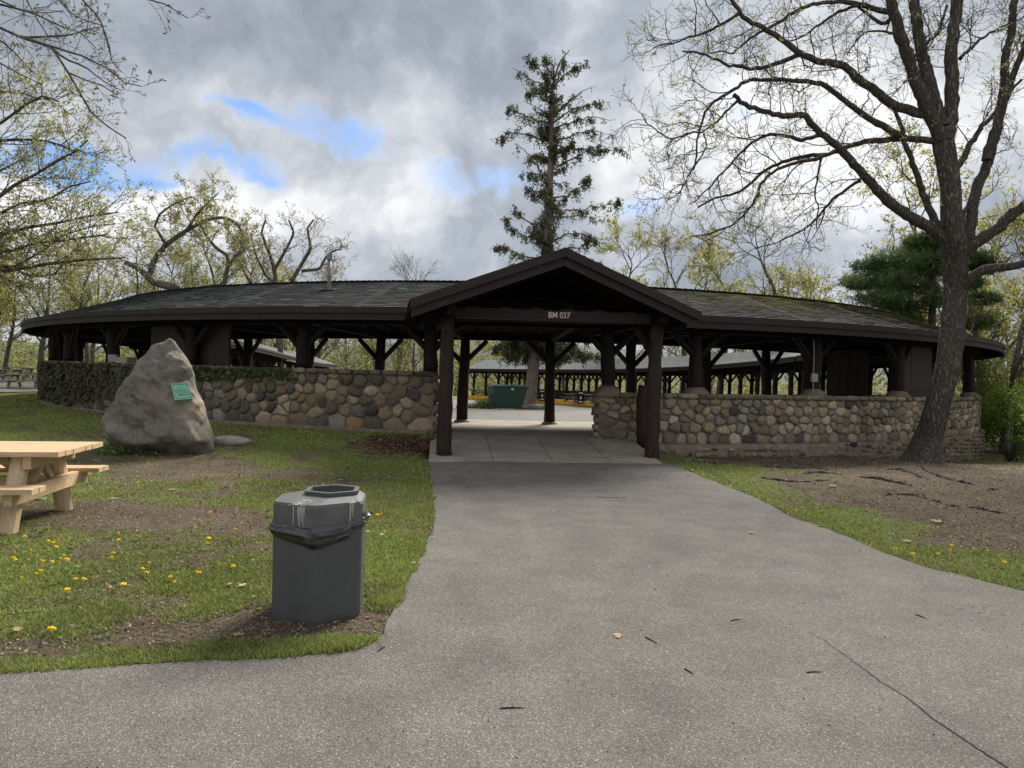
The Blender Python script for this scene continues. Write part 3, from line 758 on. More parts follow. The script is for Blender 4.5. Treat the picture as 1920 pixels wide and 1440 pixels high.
# lettering on the beam
def text_on(txt, p, size, sx, mtx, m, parent, name, depth=.006):
    cu = bpy.data.curves.new(name, 'FONT'); cu.body = txt; cu.size = size; cu.extrude = depth; cu.align_x = 'CENTER'; cu.align_y = 'CENTER'; cu.offset = size*.012
    t = bpy.data.objects.new(name, cu); COL.objects.link(t); bpy.context.view_layer.update()
    me = bpy.data.meshes.new_from_object(t.evaluated_get(bpy.context.evaluated_depsgraph_get())); bpy.data.objects.remove(t)
    V = np.array([v.co[:] for v in me.vertices]); V[:, 0] *= sx
    W = V @ np.array(mtx).T + np.array(p)
    if parent is not None: W = W-rootloc(parent)
    me.vertices.foreach_set('co', W.astype(np.float32).ravel()); me.update(); me.materials.clear(); me.name = name
    return link(name, me, m, parent)
M['cream'] = simple('cream_paint', (.62, .56, .46), .7, .15)
bd_ = (FPR-FPL)/np.linalg.norm(FPR-FPL); bn = np.array([bd_[1], -bd_[0]])
tpos = None
for t in np.linspace(0, 1, 400):
    c = FPL+(FPR-FPL)*t; q = c[0]/c[1]
    if q > (ray(1047, 588)[0]/ray(1047, 588)[1]): tpos = c; break
text_on('BM 037', (*(tpos+bn*.088), 2.875), .165, .86, [[bd_[0], 0, bn[0]], [bd_[1], 0, bn[1]], [0, 1, 0]], M['cream'], pav, 'lettering')
# stub post against the wall, right of the slab
q = P(1203, 832, .2)
a = Acc(); a.tube([(q[0]+.08, q[1], .0), (q[0]+.02, q[1]+.02, .5), (q[0], q[1]+.03, 1.1), (q[0]+.03, q[1]+.02, 1.52)], [.15, .145, .14, .135], 12)
so_ = a.build('post_stump', M['logfront'], None, True); tag(so_, 'short dark cut-off log post between the stone wall and the right entrance post', 'post')

# ------------------------------------------------------------------ stone walls
PAL_L = [((.115, .098, .080), 5), ((.150, .125, .098), 5), ((.195, .165, .130), 4), ((.085, .078, .070), 4), ((.155, .150, .138), 3), ((.245, .205, .155), 3), ((.22, .145, .085), .5), ((.055, .055, .058), 1.2), ((.14, .14, .11), .7), ((.27, .245, .21), 1)]
PAL_R = [((.165, .140, .110), 5), ((.20, .172, .138), 5), ((.245, .215, .172), 4), ((.13, .12, .105), 3), ((.19, .185, .17), 3), ((.29, .26, .215), 2), ((.22, .165, .12), .6), ((.065, .066, .07), .9), ((.25, .22, .15), .6), ((.33, .305, .27), .8), ((.14, .145, .15), 1.2)]
def pick(rs, pal):
    w = np.array([q[1] for q in pal]); c = np.array(pal[rs.choice(len(pal), p=w/w.sum())][0]); return c*rs.uniform(.78, 1.25)*1.18*np.array([1.07, .985, .87])
def clip(poly, n, d):                       # keep n.p <= d
    out = []; m = len(poly)
    for i in range(m):
        a, b = poly[i], poly[(i+1) % m]; da, db = a @ n-d, b @ n-d
        if da <= 0: out.append(a)
        if da*db < 0: out.append(a+(b-a)*da/(da-db))
    return out
def voronoi(seeds, x0, x1, y0, y1, ya=1.):
    S = np.array(seeds); S2 = S*np.array([1, ya]); res = []
    for i in range(len(S)):
        d = ((S2-S2[i])**2).sum(1); idx = np.argsort(d)[1:16]
        poly = [np.array(q) for q in ((x0, y0*ya), (x1, y0*ya), (x1, y1*ya), (x0, y1*ya))]
        for j in idx:
            n = S2[j]-S2[i]; poly = clip(poly, n, (S2[j]@S2[j]-S2[i]@S2[i])/2)
            if len(poly) < 3: break
        if len(poly) >= 3: res.append(np.array(poly)/np.array([1, ya]))
        else: res.append(None)
    return res
def stone_geo(poly, rs, h, gap=.014, npt=11, rnd=2, squash=1.):
    c = poly.mean(0); p = poly
    for _ in range(rnd): p = np.stack([p*.75+np.roll(p, -1, 0)*.25, p*.25+np.roll(p, -1, 0)*.75], 1).reshape(-1, 2)
    q = np.vstack([p, p[:1]]); d = np.r_[0, np.cumsum(np.linalg.norm(np.diff(q, axis=0), axis=1))]
    t = np.linspace(0, d[-1], npt+1)[:-1]; p = np.stack([np.interp(t, d, q[:, 0]), np.interp(t, d, q[:, 1])], 1)
    R = np.linalg.norm(p-c, axis=1); p = c+(p-c)*np.maximum(.6, 1-gap/np.maximum(R, .02))[:, None]
    p = p+rs.randn(npt, 2)*.006
    tilt = rs.randn(2)*.25
    rings = []
    for s_, dep in ((1.0, -.03), (.975, .50), (.86, .90), (.45, 1.0)):
        q = c+(p-c)*s_; dd = h*dep*(1+.12*rs.randn(npt))+((q-c)@tilt)*(dep > 0)*.35; rings.append(np.column_stack([q, dd]))
    rings.append(np.array([[*c, h*1.02]]))
    V = np.concatenate(rings); n = npt; i = np.arange(n); j = (i+1) % n; F = []
    for k in range(3): F.append(np.stack([k*n+i, k*n+j, (k+1)*n+j, (k+1)*n+i], 1))
    T = np.stack([3*n+i, 3*n+j, np.full(n, 4*n)], 1)
    return V, [np.concatenate(F), T]
def arcmap(V, r=RW):                        # (s, z, out) -> world
    a = np.degrees(V[:, 0]/RW); ar = np.radians(a); R_ = r+V[:, 2]
    return np.stack([CX+R_*np.sin(ar), CY-R_*np.cos(ar), V[:, 1]], 1)
def s_of(a): return math.radians(a)*RW
def wallbody(a0, a1, r0, r1, zb, zt, root, name, m, n=60):
    A = np.linspace(a0, a1, n); V = []
    for a in A:
        zl, zh = zb(a), zt(a); p, q = pol(a, r0), pol(a, r1); V += [(*p, zl), (*q, zl), (*q, zh), (*p, zh)]
    V = np.array(V); F = []
    for k in range(n-1):
        for j in range(4): F.append([k*4+j, k*4+(j+1) % 4, (k+1)*4+(j+1) % 4, (k+1)*4+j])
    F += [[0, 3, 2, 1], [4*(n-1), 4*(n-1)+1, 4*(n-1)+2, 4*(n-1)+3]]
    return link(name, mk_mesh(name, V-rootloc(root), np.array(F)), m, root)

def build_wall(root, a0, a1, base, top, pal, seed, rowh, wid, bigbase, limit_budget):
    rs = np.random.RandomState(seed); wallbody(a0, a1, RW-.48, RW-.044, lambda a: base(a)-.5, lambda a: top(a)-.10, root, 'mortar', M['mortar'])
    s0, s1 = s_of(a0), s_of(a1); seeds = []
    hmin = min(base(a0), base(a1), base((a0+a1)/2))
    H = top((a0+a1)/2)-.11
    # rows in a normalised height
    nrow = max(3, int(round((top((a0+a1)/2)-.11-base((a0+a1)/2))/rowh)))
    hs = np.r_[bigbase, np.ones(nrow-1)]; hs = np.cumsum(hs/hs.sum()); hc = (np.r_[0, hs[:-1]]+hs)/2
    for r_, v in enumerate(hc):
        x = s0+rs.uniform(.05, .25)
        while x < s1-.05:
            w = wid*(rs.choice([.6, .8, 1., 1.25, 1.55], p=[.15, .25, .3, .2, .1])*rs.uniform(.9, 1.1)*(bigbase*.9 if r_ == 0 else 1)); 
            seeds.append((x+w/2, (v+rs.uniform(-.46, .46)*(hs[1]-hs[0])*(.35 if r_ == 0 else 1)))); x += w
    seeds = [(x, v) for x, v in seeds if x < s1]
    Hm = top((a0+a1)/2)-.11-base((a0+a1)/2)
    cells = voronoi([(x, v*Hm) for x, v in seeds], s0, s1, 0, Hm, 1.15)
    out = []
    for poly in cells:
        if poly is None: continue
        ext = poly.max(0)-poly.min(0)
        if ext.min() < .06: continue
        V, F = stone_geo(poly, rs, rs.uniform(.040, .085), gap=rs.uniform(.003, .014), rnd=int(rs.choice([1, 1, 2])), npt=12)
        a = V[:, 0]/RW*180/math.pi; bz = np.array([base(q) for q in a]); tz = np.array([top(q)-.11 for q in a])
        V[:, 1] = bz+V[:, 1]/Hm*(tz-bz); V[:, 2] -= .05
        out.append((arcmap(V), F, pick(rs, pal)))
    # coping stones
    x = s0-.03
    while x < s1:
        w = rs.uniform(.28, .6); w = min(w, s1-x+.05)
        if w < .12: break
        poly = np.array([[x, 0], [x+w*.5, -.02], [x+w, 0], [x+w, .10], [x+w*.5, .125], [x, .10]]); a = math.degrees((x+w/2)/RW)
        V, F = stone_geo(poly, rs, .11, gap=.008, npt=12, rnd=1); V[:, 2] -= .055
        V[:, 1] += top(a)-.115; out.append((arcmap(V), F, pick(rs, pal)*.8)); 
        V, F = stone_geo(poly, rs, .2, gap=.008, npt=12, rnd=1)
        # its flat top
        t_ = V.copy(); t_[:, 2], t_[:, 1] = (V[:, 1])*0, V[:, 1]
        pl_ = np.array([(x+.01, -.5), (x+w-.01, -.5), (x+w-.02, .035), (x+.02, .035)]); 
        zt = top(a)-.01+rs.uniform(-.008, .008); B = []
        for (sx_, dx_) in pl_: B.append((sx_, zt-.10, dx_))
        for (sx_, dx_) in pl_: B.append((sx_, zt, dx_-.02*(dx_ > 0)))
        Bq = np.array([[3, 2, 1, 0], [4, 5, 6, 7], [0, 1, 5, 4], [1, 2, 6, 5], [2, 3, 7, 6], [3, 0, 4, 7]])
        out.append((arcmap(np.array(B)), [Bq], pick(rs, pal)*.75)); x += w
    # end face beside the entrance
    for (ae, sg) in limit_budget['ends']:
        zl, zt = base(ae), top(ae)-.11; z = zl; 
        while z < zt-.05:
            h = min(rs.uniform(.16, .30), zt-z+.02)
            poly = np.array([[0, z], [.46, z+rs.uniform(-.02, .02)], [.48, z+h], [.01, z+h]])
            V, F = stone_geo(poly, rs, rs.uniform(.05, .09), gap=.012, npt=11, rnd=1)
            ar = math.radians(ae); rv = RW-.02-V[:, 0]; tx = np.array([math.cos(ar), math.sin(ar)])*sg
            W = np.stack([CX+rv*math.sin(ar)+tx[0]*V[:, 2], CY-rv*math.cos(ar)+tx[1]*V[:, 2], V[:, 1]], 1)
            out.append((W, F if sg < 0 else [f[:, ::-1] for f in F], pick(rs, pal))); z += h
    out.sort(key=lambda q: np.hypot(*q[0].mean(0)[:2]))
    for V, F, c in out[:300]: centred('stone', V, F, M['stone'], root, np.broadcast_to(c, (len(V), 3)), True)
    if len(out) > 300:
        a = Acc()
        for V, F, c in out[300:]: a.add(V, F, c)
        tag(a.build('far_stones', M['stone'], root, True, usecol=True), kind='stuff')

def base_l(a): return float(np.interp(a, [-60, -30, -10, -5], [.43, .37, .29, .30]))
wl = thing('stone_wall', 'fieldstone wall left of the entrance, partly covered in ivy, behind the boulder', 'wall', (*pol(-20, 19.6), .3))
build_wall(wl, -62, -5.2, base_l, wz, PAL_L, 11, .25, .31, 1.5, {'ends': [(-5.2, 1)]})
def base_r(a): return float(np.interp(a, [5, 7.6, 8.4, 60], [.27, .24, .14, .14]))
wr = thing('stone_wall', 'pale fieldstone wall on a plinth, right of the entrance and behind the leaning tree', 'wall', (*pol(25, 19.6), .1))
build_wall(wr, 5.8, 60, base_r, wz, PAL_R, 12, .205, .265, 1.4, {'ends': [(5.8, -1)]})
# plinth of the right wall
def plinth(a0, a1, root, pal, seed, ztop, rout):
    rs = np.random.RandomState(seed); A = np.arange(a0, a1, .16); V = []; nz_ = 8
    for a in A:
        zb = float(gz(*pol(a, rout+.1)))-.15; s = s_of(a)
        for k in range(nz_):
            t = k/(nz_-1); z = zb+(ztop-zb)*t
            o = .0+.05*(fbm(s*3, z*5, 1., 1, 4)-.4)-(.03 if k == nz_-1 else 0)
            V.append((*pol(a, rout+o), z+(.02*(vnoise(s, 0, 3., 1)-.5) if k == nz_-1 else 0)))
        V.append((*pol(a, RW-.06), ztop+.03))
    n = nz_+1; k = len(A); i = (np.arange(k-1)[:, None]*n+np.arange(n-1)[None, :]); F = np.stack([i, i+n, i+n+1, i+1], -1).reshape(-1, 4)
    link('plinth', mk_mesh('plinth', np.array(V)-rootloc(root), F, None, False), M['mortar'], root)
    s = s_of(a0)+.1; cnt = 0; a_ = Acc()
    while s < s_of(a1)-.1:
        a = math.degrees(s/RW); zb = float(gz(*pol(a, rout+.1))); hh = ztop-zb
        z = zb
        while z < ztop-.05:
            if rs.rand() < .62:
                w = rs.uniform(.12, .34); h = rs.uniform(.07, .16); th = rs.rand(7)*.5+np.arange(7)/7*2*math.pi
                poly = np.stack([s+w/2*np.cos(np.sort(th)), z+.05+h/2*np.sin(np.sort(th))], 1)
                V, F = stone_geo(poly, rs, .035, gap=.004, npt=9); V[:, 2] += rout-RW-.002; a_.add(arcmap(V), F, pick(rs, pal)*.72); cnt += 1
            z += .12
        s += rs.uniform(.14, .26)
    tag(a_.build('plinth_stones', M['stone'], root, True, usecol=True), kind='stuff')
plinth(8.6, 60, wr, PAL_R, 5, .15, RW+.13)
# low mortar kerb at the foot of the left wall
def foot(a0, a1, root, rout):
    A = np.arange(a0, a1, .25); V = []
    for a in A:
        g = float(gz(*pol(a, rout))); j = .02*(vnoise(a, 0, 2., 1)-.5)
        V += [(*pol(a, rout+.02+j), g-.2), (*pol(a, rout+j), g+.045+j), (*pol(a, RW-.05), g+.08+j)]
    n = 3; k = len(A); i = (np.arange(k-1)[:, None]*n+np.arange(n-1)[None, :]); F = np.stack([i, i+n, i+n+1, i+1], -1).reshape(-1, 4)
    link('mortar_footing', mk_mesh('mortar_footing', np.array(V)-rootloc(root), F), M['mortar'], root)
foot(-60, -5.4, wl, RW+.10)
# mortar cones under the posts of the right wall
for a in (6.6, 13, 23, 33, 43, 53):
    p = pol(a, 19.62); z = wz(a); Acc().tube([(*p, z-.05), (*p, z+.03), (*p, z+.12), (*p, z+.17)], [.34, .31, .22, .14], 12).build('mortar_cone', M['mortar'], wr, True)
# block on the left wall
c = PD(237, 677, 19.35); o = Acc().box((c[0], c[1], 1.86), (.42, .3, .16), -.4).build('concrete_block', M['concrete']); tag(o, 'grey concrete block lying on the ivy covered wall left of the boulder', 'block')

# ------------------------------------------------------------------ far pavilions across the lot
def far_pav(root, ctrl, outward, step, zfun):
    I = resample(ctrl, step); t = np.gradient(I, axis=0); t /= np.linalg.norm(t, axis=1)[:, None]
    n = np.stack([t[:, 1], -t[:, 0]], 1)*outward
    for _ in range(4): n[1:-1] = (n[:-2]+n[1:-1]*2+n[2:]); n /= np.linalg.norm(n, axis=1)[:, None]
    Rg = I+n*3.0; O = I+n*6.1; zo = np.array([zfun(q[1]) for q in I]); pavilion(root, I, Rg, O, zo, True)
    for row, d in ((0, .85), (1, 5.4)):
        for k in range(len(I)-1):
            q0, q1 = I[k]+n[k]*d, I[k+1]+n[k+1]*d; z = (zo[k]+zo[k+1])/2
            Acc().bar((*q0, 2.78+zo[k]), (*q1, 2.78+zo[k+1]), .2, .22).build('wall_plate', M['timber'], root)
            p = (q0+q1)/2; an = math.atan2(*(q1-q0)[::-1])
            if row == 0 or True:
                o = shared('post', lmf, M['log'], root, (*p, .28+z), an); o.scale = (1, 1, 2.45/2.72)
            for s_ in (0, math.pi): shared('brace', bm_, M['log'], root, (*p, 2.0+z), an+s_)
    return I, n, zo
zsh = lambda y: -.6*float(ss(36, 60, y))
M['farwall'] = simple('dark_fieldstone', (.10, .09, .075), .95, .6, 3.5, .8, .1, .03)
fr = thing('picnic_pavilion', 'far dark pavilion with grey shingles curving round the back of the parking lot', 'pavilion', (8, 58, -.3))
If, nf, zf = far_pav(fr, [(14.7, 37.0), (14.9, 40.5), (13.9, 46), (11.4, 51.3), (8.3, 56), (4.2, 62), (0, 67.2), (-5.2, 73)], 1, 1.85, zsh)
fl = thing('picnic_pavilion', 'left wing pavilion sloping away beyond the lot, seen between the posts over the ivy wall', 'pavilion', (-17, 50, 0))
Il, nl, zl_ = far_pav(fl, [(-14.3, 37), (-15.0, 46), (-15.6, 56), (-16.3, 66)], -1, 2.2, zsh)
def low_wall(label, I, n, zo, d, h, root_name='stone_wall'):
    q0 = I+n*d; q1 = I+n*(d+.4); V = []
    for k in range(len(I)): zb = zo[k]+.1; V += [(*q0[k], zb-.3), (*q1[k], zb-.3), (*q1[k], zb+h), (*q0[k], zb+h)]
    F = []
    m_ = len(I)
    for k in range(m_-1):
        for j in range(4): F.append([k*4+j, k*4+(j+1) % 4, (k+1)*4+(j+1) % 4, (k+1)*4+j])
    F += [[3, 2, 1, 0], [4*(m_-1)+j for j in range(4)]]
    o = link(root_name, mk_mesh(root_name, np.array(V), np.array(F)), M['farwall']); tag(o, label, 'wall'); return o
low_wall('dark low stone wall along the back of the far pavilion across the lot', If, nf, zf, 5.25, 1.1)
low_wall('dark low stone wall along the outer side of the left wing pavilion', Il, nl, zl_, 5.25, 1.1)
# floors and kerb of the far pavilion
q0, q1 = If+nf*.1, If+nf*5.9
V = []
for k in range(len(If)):
    z = zf[k]+.31; V += [(*q0[k], z), (*q1[k], z), (*q0[k], z-.3)]
F = [];
for k in range(len(If)-1): F += [[k*3, (k+1)*3, (k+1)*3+1, k*3+1]]
o = link('far_pavilion_floor', mk_mesh('far_pavilion_floor', np.array(V), np.array(F)[:, ::-1]), M['concrete']); tag(o, kind='structure')
M['yellow'] = simple('yellow_kerb_paint', (.80, .43, .02), .7, .2, 3, .2)
kb = thing('kerb', 'bright yellow painted kerb in front of the far pavilion beyond the dumpster', 'kerb', (*If[len(If)//2], 0))
Ik = resample(If-nf*.05, 2.1)
for k in range(len(Ik)-1):
    p, q = Ik[k], Ik[k+1]; d = (q-p)/np.linalg.norm(q-p)*.015; z0, z1 = .33+zsh(p[1])-.03, .33+zsh(q[1])-.03
    Acc().bar((*(p+d), z0-.06), (*(q-d), z1-.06), .26, .36).build('kerb_stone', M['yellow'], kb)

# ------------------------------------------------------------------ objects
# boulder with a bronze plaque
bp = [(845, 215, 395), (838, 206, 402), (818, 198, 403), (805, 197, 399), (790, 196, 393), (775, 199, 387), (752, 214, 381), (727, 227, 367), (700, 245, 363), (678, 258, 353), (660, 277, 339), (650, 285, 332), (645, 301, 328), (640, 306, 326), (635, 312, 319)]
BY = 13.55; bzs = []; bls = []; brs = []
for y_, l_, r_ in bp: a, c = PD(l_, y_, BY), PD(r_, y_, BY); bzs.append((a[2]+c[2])/2); bls.append(a[0]); brs.append(c[0])
bzs = np.array(bzs); o_ = np.argsort(bzs); bzs = bzs[o_]; bls = np.array(bls)[o_]; brs = np.array(brs)[o_]
bzs[0] -= .12; nz1, nt1 = 84, 120; zz_ = np.linspace(bzs[0]-.25, bzs[-1], nz1); V = []
for i_, z in enumerate(zz_):
    l_, r_ = np.interp(z, bzs, bls), np.interp(z, bzs, brs); cx = (l_+r_)/2; hw = (r_-l_)/2; dy = hw*.72+.05; tt = (z-bzs[0])/(bzs[-1]-bzs[0])
    for j in range(nt1):
        th = 2*math.pi*j/nt1; c_, s_ = math.cos(th), math.sin(th); e = .85
        x = hw*math.copysign(abs(c_)**e, c_); y = dy*math.copysign(abs(s_)**e, s_)
        if s_ < 0: y *= 1.0-.10*(1-tt)
        V.append(((cx+x)*(BY+y*.85)/BY, BY+y+.12*(tt-.5), z))
V = np.array(V)
def n3(p, s, k=0): return (fbm(p[:, 0]+p[:, 2]*.7, p[:, 1]+p[:, 2]*.6, s, k, 4)+fbm(p[:, 2]-p[:, 1]*.5, p[:, 0]*.9, s, k+1, 4))/2-.5
ctr = np.array([-6.55, BY, .9]); dirs = V-ctr; dirs[:, 2] *= .3; dirs /= np.linalg.norm(dirs, axis=1)[:, None]
fac = n3(V, 1.5, 0)*.34+n3(V, 4.5, 1)*.10+n3(V, 14, 2)*.035
fac += -.055*np.exp(-((n3(V, 1.1, 3)*16)**2))-.035*np.exp(-((n3(V, 2.3, 0)*14)**2))
rg_ = np.abs(n3(V, 2.0, 2)); fac += .16-.9*np.minimum(rg_, .18)+n3(V, 30, 1)*.022
frontish = np.clip(-dirs[:, 1], 0, 1)
V = V+dirs*(fac*(.06+.94*frontish**.7))[:, None]
# undercut at the foot and a bulging lower lip
low = np.exp(-((V[:, 2]-.42)/.20)**2); V[:, 1] -= .10*low*frontish
foot_ = 1-ss(.02, .32, V[:, 2]); V[:, 1] += .22*foot_*frontish
C_ = np.zeros((len(V), 3))
pq = PD(352, 765, BY-.9)
C_[:, 1] = .95*np.exp(-(((V[:, 0]-pq[0]-.02)/.18)**2+((V[:, 2]-pq[2])/.22)**2))*(V[:, 1] < BY)
i = np.arange(nz1-1)[:, None]*nt1; j = np.arange(nt1)[None, :]; j2 = (j+1) % nt1
F = np.stack([i+j, i+j2, i+nt1+j2, i+nt1+j], -1).reshape(-1, 4)
bo = thing('boulder', 'big pointed grey granite boulder with a green bronze plaque on the lawn', 'boulder', (-6.5, BY, .05))
bme = mk_mesh('rock', V-rootloc(bo), [F, np.array([list(range((nz1-1)*nt1, nz1*nt1))])], C_, True); link('rock', bme, M['granite'], bo)
from mathutils.bvhtree import BVHTree
bvh = BVHTree.FromPolygons([tuple(v) for v in V], [tuple(f) for f in F])
def hit(px, py):
    d = Vector(ray(px, py)).normalized(); r = bvh.ray_cast(Vector((0, 0, CAMZ)), d); return np.array(r[0]) if r[0] is not None else None
hs_ = [hit(*q) for q in ((322, 720), (351, 720), (360, 746), (330, 749))]
hc = sum(hs_)/4; _u, _s, _vt = np.linalg.svd(np.array([*hs_, hit(340, 734)])-hc); pn0 = _vt[2]*(1 if _vt[2][1] < 0 else -1)
pn0 = pn0*.7+np.array([.1, -.6, .22]); pn0 /= np.linalg.norm(pn0); pc_ = hc+pn0*(max((h_-hc)@pn0 for h_ in hs_)*.9+.035)
def onplane(px, py):
    d = ray(px, py); t = ((pc_-np.array([0, 0, CAMZ]))@pn0)/(d@pn0); return np.array([0, 0, CAMZ])+d*t
c4 = [onplane(320, 719), onplane(352.5, 718), onplane(361, 747.5), onplane(328, 750.5)]
tl, tr, brc, bl_ = c4
PX = (tr-tl+brc-bl_)/2; PYv = (tl-bl_+tr-brc)/2; pc0 = sum(c4)/4; W_, H_ = np.linalg.norm(PX), np.linalg.norm(PYv); ux = PX/W_; uy = PYv/H_; un = np.cross(ux, uy); un /= np.linalg.norm(un)
M['bronze'] = simple('verdigris_bronze', (.22, .46, .35), .7, .12, 14, .3, .4)
M['bronzed'] = simple('dark_verdigris', (.045, .13, .095), .8, .2, 14)
def pp_(u, v, d=0): return pc0+ux*u*W_/2+uy*v*H_/2+un*d
def plate(u0, v0, u1, v1, d0, d1, name, m):
    q = [pp_(u0, v0, d0), pp_(u1, v0, d0), pp_(u1, v1, d0), pp_(u0, v1, d0), pp_(u0, v0, d1), pp_(u1, v0, d1), pp_(u1, v1, d1), pp_(u0, v1, d1)]
    return Acc().add(q, np.array([[3, 2, 1, 0], [4, 5, 6, 7], [0, 1, 5, 4], [1, 2, 6, 5], [2, 3, 7, 6], [3, 0, 4, 7]])).build(name, m, None)
pt = thing('plaque', 'pale green bronze plaque fixed to the face of the pointed boulder', 'plaque', pc0)
def under(o): o.parent = pt; o.location = tuple(-np.array(pt.location)); return o
under(plate(-1, -1, 1, 1, -.07, .0, 'plate', M['bronze']))
for q in ((-1, .93, 1, 1), (-1, -1, 1, -.93), (-1, -.93, -.93, .93), (.93, -.93, 1, .93)): under(plate(*q, -.01, .008, 'rim', M['bronze']))
for q in ((-.84, .80, .84, .84), (-.84, -.84, .84, -.80), (-.84, -.80, -.80, .80), (.80, -.80, .84, .80)): under(plate(*q, 0, .003, 'border_line', M['bronzed']))
for u in (-.84, .78):
    for v in (-.84, .78): under(plate(u, v, u+.09, v+.09, 0, .007, 'rosette', M['bronzed']))
a = Acc(); th = np.linspace(.3*math.pi, 2.1*math.pi, 22); a.tube([pp_(-.02+.20*math.cos(t), .50+.20*math.sin(t)*W_/H_, .002) for t in th], .0022, 4); under(a.build('emblem', M['bronzed'], None))
rsn = np.random.RandomState(4); a = Acc()
def words(v, u0, u1, hgt):
    u = u0
    while u < u1-.03:
        w = rsn.uniform(.05, .17); w = min(w, u1-u); x = u
        while x < u+w-.012:
            if rsn.rand() < .86:
                q0, q1 = pp_(x, v-hgt/2, .0025), pp_(x+rsn.uniform(-.004, .006), v+hgt/2, .0025); a.bar(q0, q1, .0016, .002, up=un)
            if rsn.rand() < .4:
                vv = v+rsn.uniform(-.4, .4)*hgt; a.bar(pp_(x, vv, .0025), pp_(x+.02, vv, .0025), .0016, .002, up=un)
            x += .022
        u += w+.035
words(.44, -.62, -.32, .05); words(.44, .28, .6, .05)
for v in (.20, .07, -.06, -.19): words(v, -.68, .68, .07)
words(-.44, -.5, .62, .16)
tag(under(a.build('inscription', M['bronzed'], None)), kind='stuff')

def rock(name, c, sz, seed, label, cat='rock', group=None, m='granite', rz=0, sub=3, amp=.22):
    import bmesh
    bm = bmesh.new(); bmesh.ops.create_icosphere(bm, subdivisions=sub, radius=1.); V = np.array([v.co[:] for v in bm.verts]); F = np.array([[v.index for v in f.verts] for f in bm.faces]); bm.free()
    q = V+seed*3.7; V = V*(1+amp*2*n3(q, 1.1, seed)+amp*.8*n3(q, 3.1, seed+1))[:, None]; V = V*np.array(sz)
    c_, s_ = math.cos(rz), math.sin(rz); V[:, :2] = V[:, :2] @ np.array([[c_, s_], [-s_, c_]])
    me = mk_mesh(name, V, F, np.zeros((len(V), 3)), True); o = link(name, me, M[m]); o.location = tuple(c); return tag(o, label, cat, group)
g = G(432, 832); rock('flat_rock', (g[0]-.02, g[1]+.05, g[2]+.03), (.42, .26, .13), 2, 'low flat pale rock in the grass at the right foot of the boulder', m='palerock')
g = G(403, 836); rock('small_rock', (g[0]-.02, g[1]+.12, g[2]+.03), (.13, .12, .10), 3, 'small cracked rock wedged between the boulder and the flat rock')
g = G(180, 865); rock('small_rock', (*g,), (.09, .06, .04), 4, 'pale stone lying on bare soil left of the boulder', sub=2)
g = G(77, 938); rock('small_rock', (*g,), (.07, .05, .03), 5, 'grey stone on the soil beside the picnic table legs', sub=2)
g = G(383, 847); rock('small_rock', (*g,), (.09, .05, .025), 6, 'thin pale stone just in front of the boulder', sub=2)

# new wooden picnic table
pt_rz = math.radians(10); tb = thing('picnic_table', 'new pale pine picnic table with thick log legs on the lawn at left', 'table', (-5.72, 7.28, .0), pt_rz)
def planks(x0, x1, y0, y1, z, th, n, name='plank'):
    for k in range(n):
        a_, b_ = y0+(y1-y0)*k/n+.003, y0+(y1-y0)*(k+1)/n-.003
        Acc().box(((x0+x1)/2, (a_+b_)/2, z-th/2), (x1-x0+.01*((k*7) % 3-1), b_-a_, th)).build(name, M['newwood'], None).parent = tb
def local(o): o.parent = tb; return o
TZ = .775
planks(-1.2, 1.22, -.56, .56, TZ, .05, 7, 'top_plank'); planks(-1.2, 1.15, -.92, -.64, .465, .05, 2, 'seat_plank'); planks(-1.2, 1.15, .64, .92, .465, .05, 2, 'seat_plank')
for x in (-.78, .80):
    for s_ in (-1, 1):
        a = Acc(); a.tube([(x, s_*.62, -.03), (x, s_*.50, .33), (x, s_*.36, TZ-.055)], [.085, .088, .082], 12); local(a.build('leg', M['newlog'], None, False))
    local(Acc().box((x+.11, 0, .365), (.075, 1.70, .14)).build('seat_beam', M['newwood'], None))
    local(Acc().box((x+.11, 0, TZ-.115), (.075, 1.0, .12)).build('top_beam', M['newwood'], None))
    sx = -1 if x > 0 else 1
    local(Acc().bar((x+.02*sx, .0, .38), (x+.42*sx, .0, TZ-.06), .07, .09).build('brace', M['newwood'], None))
    local(Acc().bar((x+.02, -.20, .42), (x+.02, .10, TZ-.10), .05, .07).build('brace', M['newwood'], None))
    local(Acc().bar((x+.02, .22, .42), (x+.02, -.04, TZ-.10), .05, .07).build('brace', M['newwood'], None))
local(Acc().box((0, 0, .42), (1.7, .09, .09)).build('stretcher', M['newwood'], None))

# hexagonal litter bin
bc = np.array([-1.272, 4.80]); bin_ = thing('litter_bin', 'grey hexagonal plastic litter bin with black bag and bird droppings', 'bin', (*bc, 0))
M['plastic'] = simple('grey_plastic', (.072, .073, .074), .55, .12, 3.5, .25, .35, .002)
M['plasticlid'] = simple('grey_plastic_lid', (.105, .105, .103), .6, .22, 7, .25, .3, .002)
m, nt, b = newmat('black_bag', .16, 1.); b.inputs['Base Color'].default_value = (.004, .004, .005, 1); bump(nt, b, nse(objco(nt), 16, 5, .6, dist=1.5, nt=nt), .9, .012); M['bag'] = m
M['inside'] = simple('dark_inside', (.008, .008, .008), .9, .1)
def hexpts(r, off=(0, 0), bev=.0, ang=-82):
    out = []
    for k in range(6):
        th = math.radians(ang+60*k); p = np.array([math.cos(th), math.sin(th)])*r
        if bev:
            tn = np.array([-math.sin(th), math.cos(th)]); out += [p*(1-.0)-tn*bev-p/r*bev*.58, p+tn*bev-p/r*bev*.58]
        else: out.append(p)
    return np.array(out)+np.array(off)
